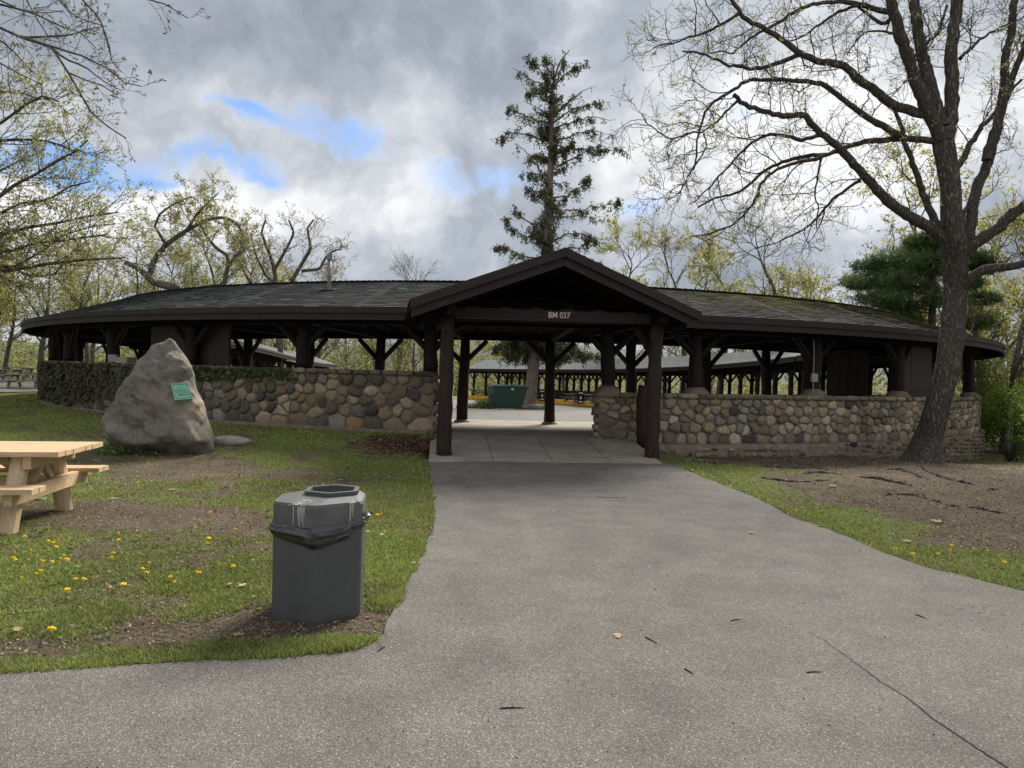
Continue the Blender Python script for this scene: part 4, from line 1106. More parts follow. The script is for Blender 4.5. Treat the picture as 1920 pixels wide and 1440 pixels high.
def loft(secs, cap0=True, cap1=True):
    n = len(secs[0]); V = np.concatenate(secs); F = []
    for k in range(len(secs)-1):
        for j in range(n): F.append([k*n+j, k*n+(j+1) % n, (k+1)*n+(j+1) % n, (k+1)*n+j])
    fs = [np.array(F)]
    if cap0: fs.append(np.array([list(range(n))[::-1]]))
    if cap1: fs.append(np.array([list(range((len(secs)-1)*n, len(secs)*n))]))
    return V, fs
def hsec(r, z, off=(0, 0), bev=.010): h_ = hexpts(r, off, bev); return np.column_stack([h_, np.full(len(h_), z)])
def hp(name, secs, m, c0=True, c1=True):
    V, F = loft(secs, c0, c1); o = link(name, mk_mesh(name, V, F), m, bin_); return o
body = hp('body', [hsec(.300, -.02), hsec(.307, .03), hsec(.310, .60)], M['plastic'])
lid = hp('lid', [hsec(.303, .585), hsec(.310, .595), hsec(.312, .735, bev=.012), hsec(.306, .752, bev=.018), hsec(.205, .776, (.05, .04), .012), hsec(.185, .776, (.06, .045), .01), hsec(.150, .768, (.06, .045), .01), hsec(.148, .60, (.06, .045), .01)], M['plasticlid'], False, False)
hp('opening_rim', [hsec(.188, .776, (.06, .045), .01), hsec(.190, .803, (.06, .045), .01), hsec(.156, .803, (.06, .045), .008), hsec(.152, .70, (.06, .045), .008)], M['plastic'], False, False)
hp('liner', [hsec(.151, .66, (.06, .045), .008), hsec(.150, .63, (.06, .045), .008)], M['inside'], False, True)
# crumpled bag folded over the body
rb = np.random.RandomState(8); nb = 168; rowsb = 11; H0 = hexpts(.311, bev=.010); Hq = resample(np.vstack([H0, H0[:1]]), .001); d = np.linspace(0, len(Hq)-1, nb+1).astype(int)[:-1]; Hq = Hq[d]
V = []
for k in range(rowsb):
    t = k/(rowsb-1)
    for j in range(nb):
        th = j/nb*6.2832; n_ = Hq[j]/np.linalg.norm(Hq[j])
        a0_ = math.degrees(math.atan2(Hq[j][1], Hq[j][0])); dd = abs((a0_+82+180) % 360-180)
        ztop = .625-.012*math.cos(math.radians(dd*1.2))+.05*(1-math.exp(-((a0_+25)/22)**2)*0)*math.exp(-((a0_-(-15))/18.)**2)
        zbot = .478+.060*min(1, dd/60.)
        if a0_ > -40 and a0_ < 60: zbot = .585
        z = ztop+(zbot-ztop)*t
        fold = (fbm(j*.045+k*.25, k*.75, 1., 1, 3)-.42)*.060+(.004*math.sin(j*.13+k*1.5))
        rad = .006+.016*math.sin(math.pi*t)+max(-.004, fold)*math.sin(math.pi*min(1, t+.12))
        p = Hq[j]+n_*rad; V.append((p[0], p[1], z+.003*math.sin(j*.3+k)))
V = np.array(V); F = np.array([[k*nb+j, (k+1)*nb+j, (k+1)*nb+(j+1) % nb, k*nb+(j+1) % nb] for k in range(rowsb-1) for j in range(nb)])
link('trash_bag', mk_mesh('trash_bag', V, F, None, True), M['bag'], bin_)
# droppings: thin dried splashes with runs
M['dropping'] = simple('bird_droppings', (.62, .62, .6), .9, .1)
hx = hexpts(.3135)
def face_pt(k, u, z, out=.0015):          # on the side from vertex k to k+1
    p = hx[k] + (hx[(k+1) % 6]-hx[k])*u; n_ = (hx[k]+hx[(k+1) % 6])/2; n_ = n_/np.linalg.norm(n_); p = p+n_*out; return (p[0], p[1], z)
a = Acc(); rd = np.random.RandomState(2)
def runs(k, us, z0, zs):
    for u, z1, w in zip(us, zs, rd.uniform(.0012, .0030, len(us))):
        a.tube([face_pt(k, u, z0, 0), face_pt(k, u+rd.uniform(-.006, .006), (z0*2+z1)/3, 0), face_pt(k, u+rd.uniform(-.01, .01), z1, 0)], [w*1.3, w, w*.5], 5)
runs(5, [.50, .60, .63, .66, .69, .73, .76], .738, [.60, .66, .62, .605, .64, .60, .68]); runs(0, [.72, .745, .78, .80], .738, [.60, .63, .66, .69])
def splash(ps, n, r):
    for _ in range(n):
        u, v = rd.rand(), rd.randn()*r; p = np.array(ps[0])*(1-u)+np.array(ps[1])*u; q = p+np.array([v, rd.randn()*r*.6, 0])
        th = rd.rand(6)*.6+np.arange(6)*1.047; rr_ = rd.uniform(.003, .009); 
        a.tube([q+(-rr_, 0, .0), q+(0, rd.uniform(-1, 1)*rr_, .0012), q+(rr_, rd.uniform(-1, 1)*rr_, 0)], [rr_*.2, rr_*.35, rr_*.15], 5)
s5 = face_pt(5, .62, .748, -.005); s0 = face_pt(0, .74, .748, -.005)
e5 = np.array(s5)+(.045, .085, .017); e0 = np.array(s0)+(-.03, .085, .019)
splash((s5, e5), 210, .024); splash((s0, e0), 120, .018)
tag(a.build('droppings', M['dropping'], None), kind='stuff').parent = bin_
bin_.scale = (1.06, 1.06, 1.02)

# dumpster
M['green'] = simple('dark_green_steel', (.007, .038, .021), .5, .2, 2, .1, .5)
M['blacklid'] = simple('black_lid', (.05, .075, .07), .6, .2)
dq = PD(956, 768, 41.); dy = 41.; dz = dq[2]
l0, r0 = PD(928, 768, dy)[0], PD(978, 769, dy)[0]; l1, r1 = PD(926, 724, dy)[0], PD(990, 724, dy)[0]
du = thing('dumpster', 'dark green steel dumpster on the lot beside the leaning pale trunk', 'dumpster', ((l0+r0)/2, dy, dz))
zt = PD(950, 725, dy)[2]
fr_ = [(l0, dy, dz+.08), (r0, dy, dz+.08), (r1, dy, zt-.02), (l1, dy, zt-.02)]; bk_ = [(l0-.42, dy+1.3, dz+.08), (r0-.2, dy+1.3, dz+.08), (r1-.2, dy+1.3, zt+.04), (l1-.42, dy+1.3, zt+.04)]
HF = np.array([[0, 1, 2, 3], [7, 6, 5, 4], [0, 4, 5, 1], [1, 5, 6, 2], [2, 6, 7, 3], [3, 7, 4, 0]])
Acc().add(fr_+bk_, HF).build('hopper', M['green'], du)
Acc().bar(((l0+l1)/2-.02, dy-.02, zt-.02), (r1+.04, dy-.02, zt-.02), .08, .07).build('top_rail', M['green'], du)
Acc().bar((l0-.02, dy-.015, dz+.10), (r0+.02, dy-.015, dz+.10), .06, .08).build('bottom_rail', M['green'], du)
for t in (.02, .49):
    x0 = l1+(r1-l1)*t; x1 = x0+(r1-l1)*.48
    Acc().add([(x0, dy-.04, zt+.02), (x1, dy-.04, zt+.02), (x1-.2, dy+1.3, zt+.09), (x0-.3, dy+1.3, zt+.09), (x0, dy-.04, zt+.05), (x1, dy-.04, zt+.05), (x1-.2, dy+1.3, zt+.12), (x0-.3, dy+1.3, zt+.12)], np.array([[3, 2, 1, 0], [4, 5, 6, 7], [0, 1, 5, 4], [1, 2, 6, 5], [2, 3, 7, 6], [3, 0, 4, 7]])).build('lid', M['blacklid'], du)
Acc().box((l1+(r1-l1)*.55, dy-.03, zt-.14), (.14, .01, .1)).build('label_plate', M['cream'], du)
for x in (l0+.2, r0-.25): Acc().tube([(x, dy+.2, dz+.05), (x+.06, dy+.2, dz+.05)], .055, 8).build('wheel', M['inside'], du)
for x, sd in ((l1-.15, 0),): Acc().bar((x, dy+.4, dz+.75), (x, dy+1.1, dz+.80), .12, .14).build('fork_pocket', M['green'], du)

# grey picnic tables: simple but complete
def table(loc, rz, label, group=None, m='oldwood'):
    t = thing('picnic_table', label, 'table', loc, rz, group)
    for k in range(4): o = Acc().box((0, -.30+.2*k, .74), (1.85, .18, .045)).build('top_plank', M[m], None); o.parent = t
    for s_ in (-1, 1):
        for k in range(1): o = Acc().box((0, s_*.68, .44), (1.85, .26, .045)).build('seat_plank', M[m], None); o.parent = t
    for x in (-.62, .62):
        for s_ in (-1, 1): o = Acc().bar((x, s_*.62, 0), (x, s_*.25, .71), .05, .12, up=(1, 0, 0)).build('leg', M[m], None); o.parent = t
        o = Acc().box((x+.05, 0, .40), (.045, 1.5, .11)).build('seat_beam', M[m], None); o.parent = t
        o = Acc().box((x+.05, 0, .67), (.045, .75, .09)).build('top_beam', M[m], None); o.parent = t
    return t
for k, (px, py, lb, D_) in enumerate([(52, 709, 'grey weathered picnic table nearest the ivy wall on the far left grass', 36), (12, 706, 'grey weathered picnic table second from the ivy wall, at the left picture edge', 40), (75, 702, 'far grey picnic table half hidden behind the end of the ivy wall', 46), (28, 700, 'farthest grey picnic table behind the others on the left grass', 50)]):
    q = PD(px, py, D_); z = float(gz(q[0], q[1])); table((q[0], q[1], z), math.radians([8, -4, 12, 2][k]), lb)
def trash_barrel(px, py, D_, label):
    q = PD(px, py, D_); z = .31+zsh(q[1]); t = thing('trash_barrel', label, 'bin', (q[0], q[1], z))
    o = Acc().tube([(0, 0, 0), (0, 0, .5), (0, 0, 1.0)], [.26, .28, .28], 14).build('barrel', M['inside'], None); o.parent = t
    for z0 in (.16, .84): 
        o = Acc().box((-.0, -.285, z0), (.34, .012, .09)).build('lettering_band', M['cream'], None); o.parent = t
    o = Acc().add([(-.11, -.288, .38), (.11, -.288, .38), (.02, -.288, .66), (-.11, -.282, .38), (.11, -.282, .38), (.02, -.282, .66)], [np.array([[0, 1, 2], [5, 4, 3]]), np.array([[0, 3, 4, 1], [1, 4, 5, 2], [2, 5, 3, 0]])]).build('logo', M['cream'], None); o.parent = t
trash_barrel(1016, 748, 62.4, 'black barrel with white bands just right of the leaning pale trunk, under the far pavilion')
trash_barrel(1088, 752, 56.2, 'black barrel with white bands and triangle logo beside the picnic table under the far pavilion')
for k, (px, D_, rz, lb) in enumerate([(1078, 59.5, .7, 'grey picnic table left of the second barrel under the far pavilion'), (1110, 56.5, .8, 'grey picnic table right of the barrels under the far pavilion'), (899, 72.5, .6, 'pale picnic table under the left end of the far pavilion'), (1005, 64, .7, 'grey picnic table behind the first barrel under the far pavilion')]):
    q = PD(px, 750, D_); table((q[0], q[1], .31+zsh(q[1])), rz, lb)
q = PD(497, 690, 31); o = rock('white_car', (0, 0, 0), (1, 1, 1), 1, 'x') if False else None

# mound stones by the dumpster and round the conifer foot
for k, (px, py, D_, s_) in enumerate([(868, 764, 41.5, .45), (884, 764, 41.8, .55), (900, 764, 42.2, .5), (1000, 766, 44, .6), (1020, 765, 44.2, .55), (986, 767, 44.2, .4)]):
    q = PD(px, py, D_); rock('mound_rock', (q[0], q[1], lotz(0, q[1])-.02+.08), (s_, s_*.8, s_*.42), 10+k, ['leftmost low grey rock beside the far dumpster', 'middle low grey rock left of the dumpster', 'grey rock touching the left side of the dumpster', 'broad rock at the foot of the leaning conifer trunk', 'right hand rock at the foot of the conifer', 'small rock between dumpster and conifer trunk'][k], sub=2)

# ------------------------------------------------------------------ leaves, twigs and dandelions on the ground
def oak_leaf(name, size, seed, curl=.2):
    rs = np.random.RandomState(seed); n = 42; P_ = []
    for k in range(n):
        th = 2*math.pi*k/n; x = math.cos(th); w = .46+.24*math.cos(7*th+.5); y = math.sin(th)*w*(1-.35*x)*(1+.25*rs.rand()); P_.append((x, y))
    P_ = np.array(P_)*size/2; z = .3*curl*(P_[:, 0]**2+2*P_[:, 1]**2)/size+.004
    V = np.vstack([np.column_stack([P_, z]), [[0, 0, .006]]]); F = np.array([[k, (k+1) % n, n] for k in range(n)])
    st = Acc(); st.add(V, F); st.tube([(-size*.8, 0, .006), (-size*.4, .0, .006), (size*.3, 0, .008)], .0012, 4)
    return np.concatenate(st.V), [np.concatenate(f) for f in st.F.values()]
leaf_px = [(1158, 1197, .085, 'x'), (448, 1196, .07, 0), (716, 1006, .10, 0), (722, 1000, .08, 0), (32, 1187, .08, 0), (455, 1102, .07, 0), (322, 921, .10, 0), (215, 938, .1, 0), (775, 1060, .06, 0), (640, 902, .10, 0), (1408, 1002, .09, 0), (1562, 913, .12, 0), (1755, 980, .13, 0), (1290, 893, .12, 0), (1700, 1018, .08, 0), (700, 915, .08, 0), (430, 1100, .06, 0), (812, 1012, .05, 0), (690, 1000, .06, 0)]
tones = [(.42, .30, .19), (.36, .25, .16), (.50, .38, .26)]
for k, (px, py, s_, u) in enumerate(leaf_px):
    V, F = oak_leaf('leaf', s_, k); g = G(px, py); me = mk_mesh('fallen_leaf', V, F, np.broadcast_to(tones[k % 3], (len(V), 3)))
    o = link('fallen_leaf', me, M['litter']); o.location = (g[0], g[1], max(g[2]+.02, .016) if u != 'x' else .014); o.rotation_euler = (RS.uniform(-.15, .15)*(u != 'x'), 0, RS.uniform(0, 6))
    if u == 'x': tag(o, 'tan oak leaf lying alone on the middle of the drive', 'leaf')
    else: tag(o, 'dry tan fallen leaf lying at the turf beside the drive', 'leaf', 'dry leaves on the lawn and verge')
tw_px = [((1210, 1199), (1232, 1211), 'short brown stick right of the lone oak leaf on the drive'), ((937, 1334), (982, 1333), 'curved twig low on the drive, centre bottom'), ((1283, 1259), (1300, 1269), 'tiny dark twig below the stick, on the drive'), ((1512, 1266), (1540, 1265), 'thin straight twig left of the crack in the drive'), ((708, 1226), (722, 1217), 'forked twig at the tip of the lawn beside the bin'), ((1120, 934), (1174, 936), 'long thin twig across the upper drive before the slab'), ((0, 1028), (25, 1022), 'grey stick in the grass below the picnic table'), ((82, 1106), (150, 1092), 'long grey stick among the dandelions'), ((108, 1138), (140, 1130), 'pale peeled stick below the dandelions'), ((1532, 990), (1565, 994), 'pale stick on the right edge of the drive'), ((1370, 1168), (1390, 1165), 'small arched twig on the right half of the drive'), ((1716, 1156), (1738, 1164), 'small dark twig on the far right of the drive')]
for k, (a_, b_, lb) in enumerate(tw_px):
    p, q = G(*a_), G(*b_); p[2] = q[2] = max(p[2], .0)+(.0155 if abs(p[0]) < 1.6 or k in (3, 10, 11) else .02); m_ = (p+q)/2+np.array([.0, .005, .001])
    a = Acc(); a.tube([p, p*.6+m_*.4, m_, q], [.003, .004, .0035, .002], 5)
    if k == 4: a.tube([m_, m_+(-.02, .05, .01)], [.003, .002], 4)
    o = a.build('twig', M['barkfine'], None); tag(o, lb, 'stick')
dand = [(170, 784), (210, 1053), (58, 787), (145, 800)]
dand = [(57, 1042), (28, 1055), (48, 1072), (78, 1063), (96, 1063), (111, 1058), (122, 1051), (123, 1058), (27, 1044+15), (47, 1015), (86, 1023), (100, 1026), (101, 1034), (112, 1021), (210, 1047), (209, 1056), (142, 1097), (155, 1097), (129, 1115), (205, 1113), (232, 1105), (40, 1095), (73, 1081), (64, 1087), (264, 1077), (270, 1084), (280, 1066), (321, 1092), (326, 1101), (360, 1094), (369, 1081), (375, 1084), (391, 1073), (409, 1069), (434, 1071), (438, 1074), (452, 989), (442, 1001), (390, 1017), (388, 1028), (367, 997), (434, 918), (396, 968), (583, 922), (605, 914), (708, 972), (712, 970), (751, 1021), (97, 1192), (260, 910), (477, 1060), (97, 1191), (222, 1021), (225, 1008),
        (1582, 941), (1681, 1038), (1691, 1038), (1712, 1047), (1761, 1047), (1781, 1041), (1783, 1031), (1823, 1037), (1851, 1041), (1879, 1062), (1492, 963), (1297, 885), (1372, 917), (1318, 893)]
M['dandelion'] = simple('dandelion_yellow', (.95, .72, .015), .8, .05)
def dandelion_mesh(seed):
    rs = np.random.RandomState(seed); a = Acc()
    for k in range(26):
        th = k*2.4; r_ = .020*math.sqrt((k+1)/26); u = np.array([math.cos(th), math.sin(th), 0]); w = np.array([-u[1], u[0], 0])*.0042
        c = u*r_*.35+np.array([0, 0, .05+.004*(1-k/26)]); e = u*(r_+.004)+np.array([0, 0, .052+.008*(1-k/26)-.004*(k/26)])
        a.add([c-w, c+w, e+w, e-w, c-w-(0, 0, .004), c+w-(0, 0, .004)], np.array([[0, 1, 2, 3], [0, 3, 2, 5]]))
    a.tube([(0, 0, -.01), (.003, 0, .02), (0, 0, .05)], .0018, 4); return mk_mesh('dandelion', np.concatenate(a.V), [np.concatenate(f) for f in a.F.values()])
dms = [dandelion_mesh(k) for k in range(3)]
for k, (px, py) in enumerate(dand):
    g = G(px, py); o = link('dandelion', dms[k % 3], M['dandelion']); s_ = RS.uniform(.55, .95)*(1 if py > 1000 else 1.2); o.location = (g[0], g[1], g[2]-.005+.0)
    o.scale = (s_, s_, 1.0); o.rotation_euler = (RS.uniform(-.3, .3), RS.uniform(-.3, .3), RS.uniform(0, 6))
    L_ = px < 900; tag(o, 'yellow dandelion flower in the lawn left of the drive' if L_ else 'yellow dandelion flower on the grass verge right of the drive', 'flower', 'dandelions in the left lawn' if L_ else 'dandelions on the right verge')

# ------------------------------------------------------------------ trees
def wiggle_path(rs, p, d, L, n, wig, up=0., sag=0.):
    d = np.asarray(d, float)/np.linalg.norm(d); pts = [np.array(p, float)]; st = L/n
    for k in range(n):
        d = d+rs.randn(3)*wig+np.array([0, 0, up-sag*k/n]); d /= np.linalg.norm(d); pts.append(pts[-1]+d*st)
    return np.array(pts)
def perp(rs, t):
    v = rs.randn(3); v -= t*(v@t); return v/np.linalg.norm(v)
def at(pts, t):
    x = t*(len(pts)-1); i = min(int(x), len(pts)-2); f = x-i; return pts[i]*(1-f)+pts[i+1]*f, (pts[i+1]-pts[i])/(np.linalg.norm(pts[i+1]-pts[i])+1e-9)
class Tree:
    def __init__(s, seed): s.rs = np.random.RandomState(seed); s.wood = Acc(); s.twig = Acc(); s.tips = []
    def limb(s, pts, r0, r1, k=7, lvl=0):
        pts = np.asarray(pts); r = r0+(r1-r0)*np.linspace(0, 1, len(pts))**.8; (s.wood if lvl < 2 else s.twig).tube(pts, r, k, cap=False); return pts, r
    def sprout(s, pts, r, lvl, prm):
        q = prm[lvl]; rs = s.rs; n = q['n'] if isinstance(q['n'], int) else int(q['n']*np.linalg.norm(pts[-1]-pts[0]))
        for k in range(max(1, n)):
            t = q.get('t0', .25)+(1-q.get('t0', .25))*((k+rs.rand())/max(1, n)); t = min(t, 1.)
            p, tg = at(pts, t); an = math.radians(q['ang']*rs.uniform(.7, 1.3)); d = tg*math.cos(an)+perp(rs, tg)*math.sin(an)
            d[2] += q.get('up', 0); L = q['len']*rs.uniform(.55, 1.25)*(1.15-.5*t); rr_ = min(np.interp(t*(len(r)-1), np.arange(len(r)), r)*.75, L*q.get('thick', .022))
            c = wiggle_path(rs, p, d, L, q.get('seg', 4), q.get('wig', .16), q.get('bend', .03), q.get('sag', 0))
            kk = q.get('k', 4); c, cr_ = s.limb(c, rr_, max(rr_*.35, prm['rmin']), kk, lvl+1)
            if lvl+1 < len(prm['lv']): s.sprout(c, cr_, lvl+1, prm)
            else: s.tips.append(c)
def leaves(tips, rs, per, size, spread, colf, t0=.3, flat=.0, hang=0., aspect=.55):
    n = len(tips)*per; base = np.empty((n, 3)); 
    T = np.array([np.array([at(t, x)[0] for x in (0, .5, 1.)]) for t in tips])
    idx = np.repeat(np.arange(len(tips)), per); x = t0+(1-t0)*rs.rand(n); x2 = x*2; i = np.minimum(x2.astype(int), 1); f = x2-i
    base = T[idx, i]*(1-f)[:, None]+T[idx, i+1]*f[:, None]+rs.randn(n, 3)*spread
    return leafmesh(base, rs, size, colf, hang, aspect, flat)
def leafmesh(base, rs, size, colf, hang=0., aspect=.55, flat=0.):
    n = len(base); a = rs.randn(n, 3); a[:, 2] = a[:, 2]*(1-flat)-hang; a /= np.linalg.norm(a, axis=1)[:, None]; b = rs.randn(n, 3); b -= a*(a*b).sum(1)[:, None]; b /= np.linalg.norm(b, axis=1)[:, None]
    s = size*rs.uniform(.6, 1.35, n)[:, None]
    V = np.stack([base, base+a*s*.5+b*s*aspect*.5, base+a*s, base+a*s*.5-b*s*aspect*.5], 1).reshape(-1, 3)
    F = np.arange(4*n).reshape(n, 4); c = colf(base, rs); C = np.repeat(c, 4, 0); return V, F, C
def palette(cols, var=.25, clump=1.2):
    cols = np.array(cols)
    def f(base, rs):
        n = len(base); k = rs.randint(0, len(cols), n); m_ = fbm(base[:, 0]+base[:, 2], base[:, 1]-base[:, 2]*.7, clump, 1, 3)[:, None]
        return cols[k]*rs.uniform(1-var, 1+var, (n, 1))*(.55+.9*m_)
    return f
YG = palette([(.36, .34, .10), (.30, .30, .09), (.42, .38, .14), (.26, .28, .08)])
GY = palette([(.27, .27, .09), (.33, .31, .12), (.22, .24, .08)])
OL = palette([(.30, .26, .12), (.34, .29, .15), (.24, .22, .10)])
def finish(root, T, Lf, barkm, base_xyz, leafname='crown', leafm='leaf', twigm='barkfine'):
    off = np.array(base_xyz)
    V = np.concatenate(T.wood.V)-off; link('trunk', mk_mesh('trunk', V, [np.concatenate(f) for f in T.wood.F.values()], None, True), M[barkm], root)
    if T.twig.n: 
        V = np.concatenate(T.twig.V)-off; tag(link('twigs', mk_mesh('twigs', V, [np.concatenate(f) for f in T.twig.F.values()]), M[twigm], root), kind='stuff')
    if Lf is not None: link(leafname, mk_mesh(leafname, Lf[0]-off, Lf[1], Lf[2]), M[leafm], root)

# --- the big leaning oak on the right
TY = 16.9
big = Tree(5)
trk = [(1727, 872, 40), (1733, 850, 34), (1741, 820, 29), (1749, 796, 26), (1761, 744, 24.5), (1777, 691, 25), (1783, 638, 24), (1789, 585, 24), (1793, 533, 23.5), (1791, 490, 25), (1790, 455, 27), (1785, 420, 21), (1782, 350, 19.5), (1768, 272, 22), (1762, 235, 20)]
tp = np.array([PD(a, b_, TY+.15*math.sin(i)) for i, (a, b_, _) in enumerate(trk)]); tr_ = np.array([c for _, _, c in trk])/FOC*TY
tpr = resample(np.column_stack([tp, tr_]), .09)
K = 64; pts = tpr[:, :3]; th = np.arange(K)*2*math.pi/K; V = []
for i_, q in enumerate(tpr):
    h = q[2]+.2; fl_ = .83+.22*math.exp(-max(h, 0)/.22)
    rib = 1+(.10*math.exp(-max(h, 0)/.4))*np.sin(th*5+1.)+.05*np.sin(th*3+h*1.3)
    g1 = np.array([fbm(np.cos(th)*2.2+5+h*.35, np.sin(th)*2.2+9-h*.25, 3.2, 1, 3)])[0]
    x = (th*K/6.2832)
    ridge = np.abs(((vnoise(th*5.5+.9*vnoise(th*2, np.full(K, h*2.2), 1., 2), np.full(K, h*1.7), 1., 3))*2-1))
    r_ = q[3]*fl_*rib*(1+.05*(g1-.5))+(.5-ridge)*.028
    V.append(np.stack([q[0]+r_*np.cos(th), q[1]+r_*np.sin(th), np.full(K, q[2])-.05*0], 1))
V = np.concatenate(V); n = len(tpr); i = np.arange(n-1)[:, None]*K; j = np.arange(K)[None, :]; j2 = (j+1) % K
oak_base = np.array([tp[0][0]+.1, TY, float(gz(tp[0][0], TY))])
oak = thing('oak_tree', 'big dark oak with leaning trunk and spreading bare limbs in front of the right wall', 'tree', oak_base)
link('trunk', mk_mesh('trunk', V-oak_base, np.stack([i+j, i+j2, i+K+j2, i+K+j], -1).reshape(-1, 4), None, True), M['bark'], oak)
LB = [  # traced limbs: pixels, start radius px, end radius px, depth change at the tip
 ([(1765, 262), (1745, 215), (1717, 155), (1700, 100), (1685, 58), (1670, 0), (1655, -60)], 15, 10, -.8),
 ([(1765, 240), (1755, 194), (1742, 150), (1732, 117), (1722, 60), (1713, 0), (1700, -70)], 14, 10, .8),
 ([(1774, 262), (1783, 218), (1785, 160), (1783, 97), (1790, 40), (1796, -10), (1800, -80)], 15, 11, .3),
 ([(1795, 470), (1810, 455), (1822, 420), (1822, 390), (1832, 350), (1853, 303), (1868, 249), (1878, 200), (1885, 150), (1884, 110), (1897, 55), (1902, 0), (1910, -60)], 13, 7, .8),
 ([(1850, 300), (1862, 250), (1876, 218), (1895, 155), (1925, 75), (1950, 10)], 9, 5, -.5),
 ([(1790, 480), (1812, 467), (1841, 447), (1872, 428), (1900, 400), (1925, 383), (1980, 350), (2050, 330)], 14, 9, -1.),
 ([(1795, 545), (1812, 527), (1841, 505), (1880, 501), (1920, 494), (1990, 478), (2060, 470)], 10, 7, -1.2),
 ([(1790, 320), (1805, 300), (1818, 272), (1841, 237), (1864, 214), (1885, 180), (1915, 150)], 8, 3, 1.),
 ([(1800, 425), (1806, 400), (1818, 383), (1835, 362)], 7, 4, .4),
 ([(1790, 465), (1771, 447), (1740, 424), (1713, 410), (1685, 393), (1665, 377), (1647, 358), (1626, 335), (1608, 315), (1592, 298), (1577, 280), (1560, 264), (1538, 249), (1520, 232), (1507, 214), (1492, 216), (1475, 218), (1452, 214), (1429, 208), (1405, 200), (1386, 190), (1376, 178)], 14.5, 4, -1.6),
 ([(1775, 455), (1755, 420), (1745, 395), (1732, 365), (1722, 335), (1713, 311), (1703, 285), (1693, 264), (1690, 235), (1678, 206)], 10, 3.5, -.6),
 ([(1770, 264), (1751, 264), (1720, 262), (1693, 259), (1670, 261), (1647, 264), (1620, 265), (1600, 272), (1575, 281), (1549, 290), (1520, 291), (1491, 297), (1470, 302), (1452, 311), (1436, 320), (1421, 330), (1408, 345), (1390, 358), (1370, 366), (1347, 369), (1325, 378), (1308, 389)], 8, 2, .9),
 ([(1549, 290), (1530, 299), (1505, 303), (1483, 307), (1462, 315), (1444, 327), (1425, 347), (1423, 362), (1413, 381), (1400, 397), (1382, 416), (1365, 426), (1347, 432), (1325, 440), (1304, 443)], 4.5, 1.6, .3),
 ([(1700, 264), (1680, 250), (1660, 240), (1639, 229), (1615, 211), (1592, 194), (1570, 177), (1545, 159), (1520, 153), (1491, 152), (1470, 149), (1452, 150), (1430, 149), (1409, 148), (1390, 158), (1374, 171), (1352, 182), (1335, 194), (1322, 210), (1315, 235), (1308, 253), (1306, 285), (1300, 320)], 8, 1.6, -1.2),
 ([(1750, 225), (1732, 212), (1708, 207), (1685, 202), (1665, 190), (1647, 175), (1628, 160), (1608, 148), (1595, 134), (1577, 122), (1553, 117), (1530, 113), (1513, 106), (1499, 99), (1480, 84), (1460, 70), (1440, 58), (1421, 47), (1400, 37), (1386, 23), (1374, 4), (1368, -20)], 12, 4, -.4),
 ([(1500, 101), (1478, 112), (1452, 120), (1428, 127), (1405, 130), (1385, 124), (1367, 124), (1350, 115), (1330, 106), (1300, 97), (1280, 96)], 6, 1.6, -1.2),
 ([(1685, 45), (1670, 23), (1640, 17), (1608, 6), (1570, 3), (1530, 6), (1510, 13), (1491, 23), (1460, 42), (1429, 58), (1412, 68), (1398, 78), (1386, 90), (1374, 101), (1350, 97), (1330, 100)], 7, 1.6, 1.),
 ([(1612, 10), (1590, 16), (1569, 23), (1540, 44), (1510, 66), (1490, 75), (1468, 78)], 4, 1.3, 1.6),
 ([(1388, 25), (1360, 42), (1335, 54), (1310, 66), (1289, 70), (1270, 80), (1238, 84), (1225, 90)], 4, 1.2, -1.5),
 ([(1540, 252), (1520, 260), (1499, 264), (1480, 256), (1460, 253), (1445, 252), (1429, 257), (1415, 264), (1405, 272), (1385, 290), (1367, 311), (1345, 335), (1324, 358), (1300, 380)], 5, 1.4, .5),
 ([(1540, 296), (1535, 320), (1530, 350), (1528, 368), (1534, 389), (1530, 410), (1532, 430)], 2.6, 1.1, -.5),
 ([(1614, 338), (1600, 346), (1585, 358), (1561, 373), (1545, 392), (1530, 412), (1510, 428), (1491, 439), (1455, 455), (1420, 465)], 4, 1.3, .8),
 ([(1500, 100), (1510, 130), (1548, 110)], 1.6, 1., .5),
 ([(1384, 188), (1360, 210), (1345, 228), (1320, 246), (1290, 250), (1262, 262), (1235, 248), (1215, 232), (1203, 214)], 3, 1., -2.),
 ([(1670, 35), (1660, 46), (1645, 42), (1625, 25), (1605, 10)], 5, 2, .2),
 ([(1680, 62), (1650, 57), (1620, 62), (1604, 78), (1588, 105)], 3, 1.2, .6),
 ([(1320, 250), (1325, 275), (1290, 330), (1275, 360), (1255, 375)], 2., 1., -1.8),
 ([(1700, 120), (1735, 85), (1760, 60), (1775, 10)], 4, 3, 1.4),
 ([(1800, 110), (1830, 80), (1860, 60), (1900, 40)], 4, 2, 1.)]
branches = Acc(); limbs_ = []
for px, r0, r1, dd in LB:
    n = len(px); q = np.array([PD(a, b_, TY+dd*(k/(n-1))**1.2) for k, (a, b_) in enumerate(px)]); q = resample(q, .12)
    q[1:-1] += big.rs.randn(len(q)-2, 3)*.010
    t = np.linspace(0, 1, len(q)); rad = .86*(r0+(r1-r0)*t**.75)/FOC*TY; rad[0] *= 1.15
    rad = rad*(1+.05*big.rs.randn(len(q)))
    branches.tube(q, rad, 10 if r0 > 6 else 6, cap=False); limbs_.append((q, rad, r0))
V = np.concatenate(branches.V)-oak_base; link('branches', mk_mesh('branches', V, [np.concatenate(f) for f in branches.F.values()], None, True), M['bark'], oak)
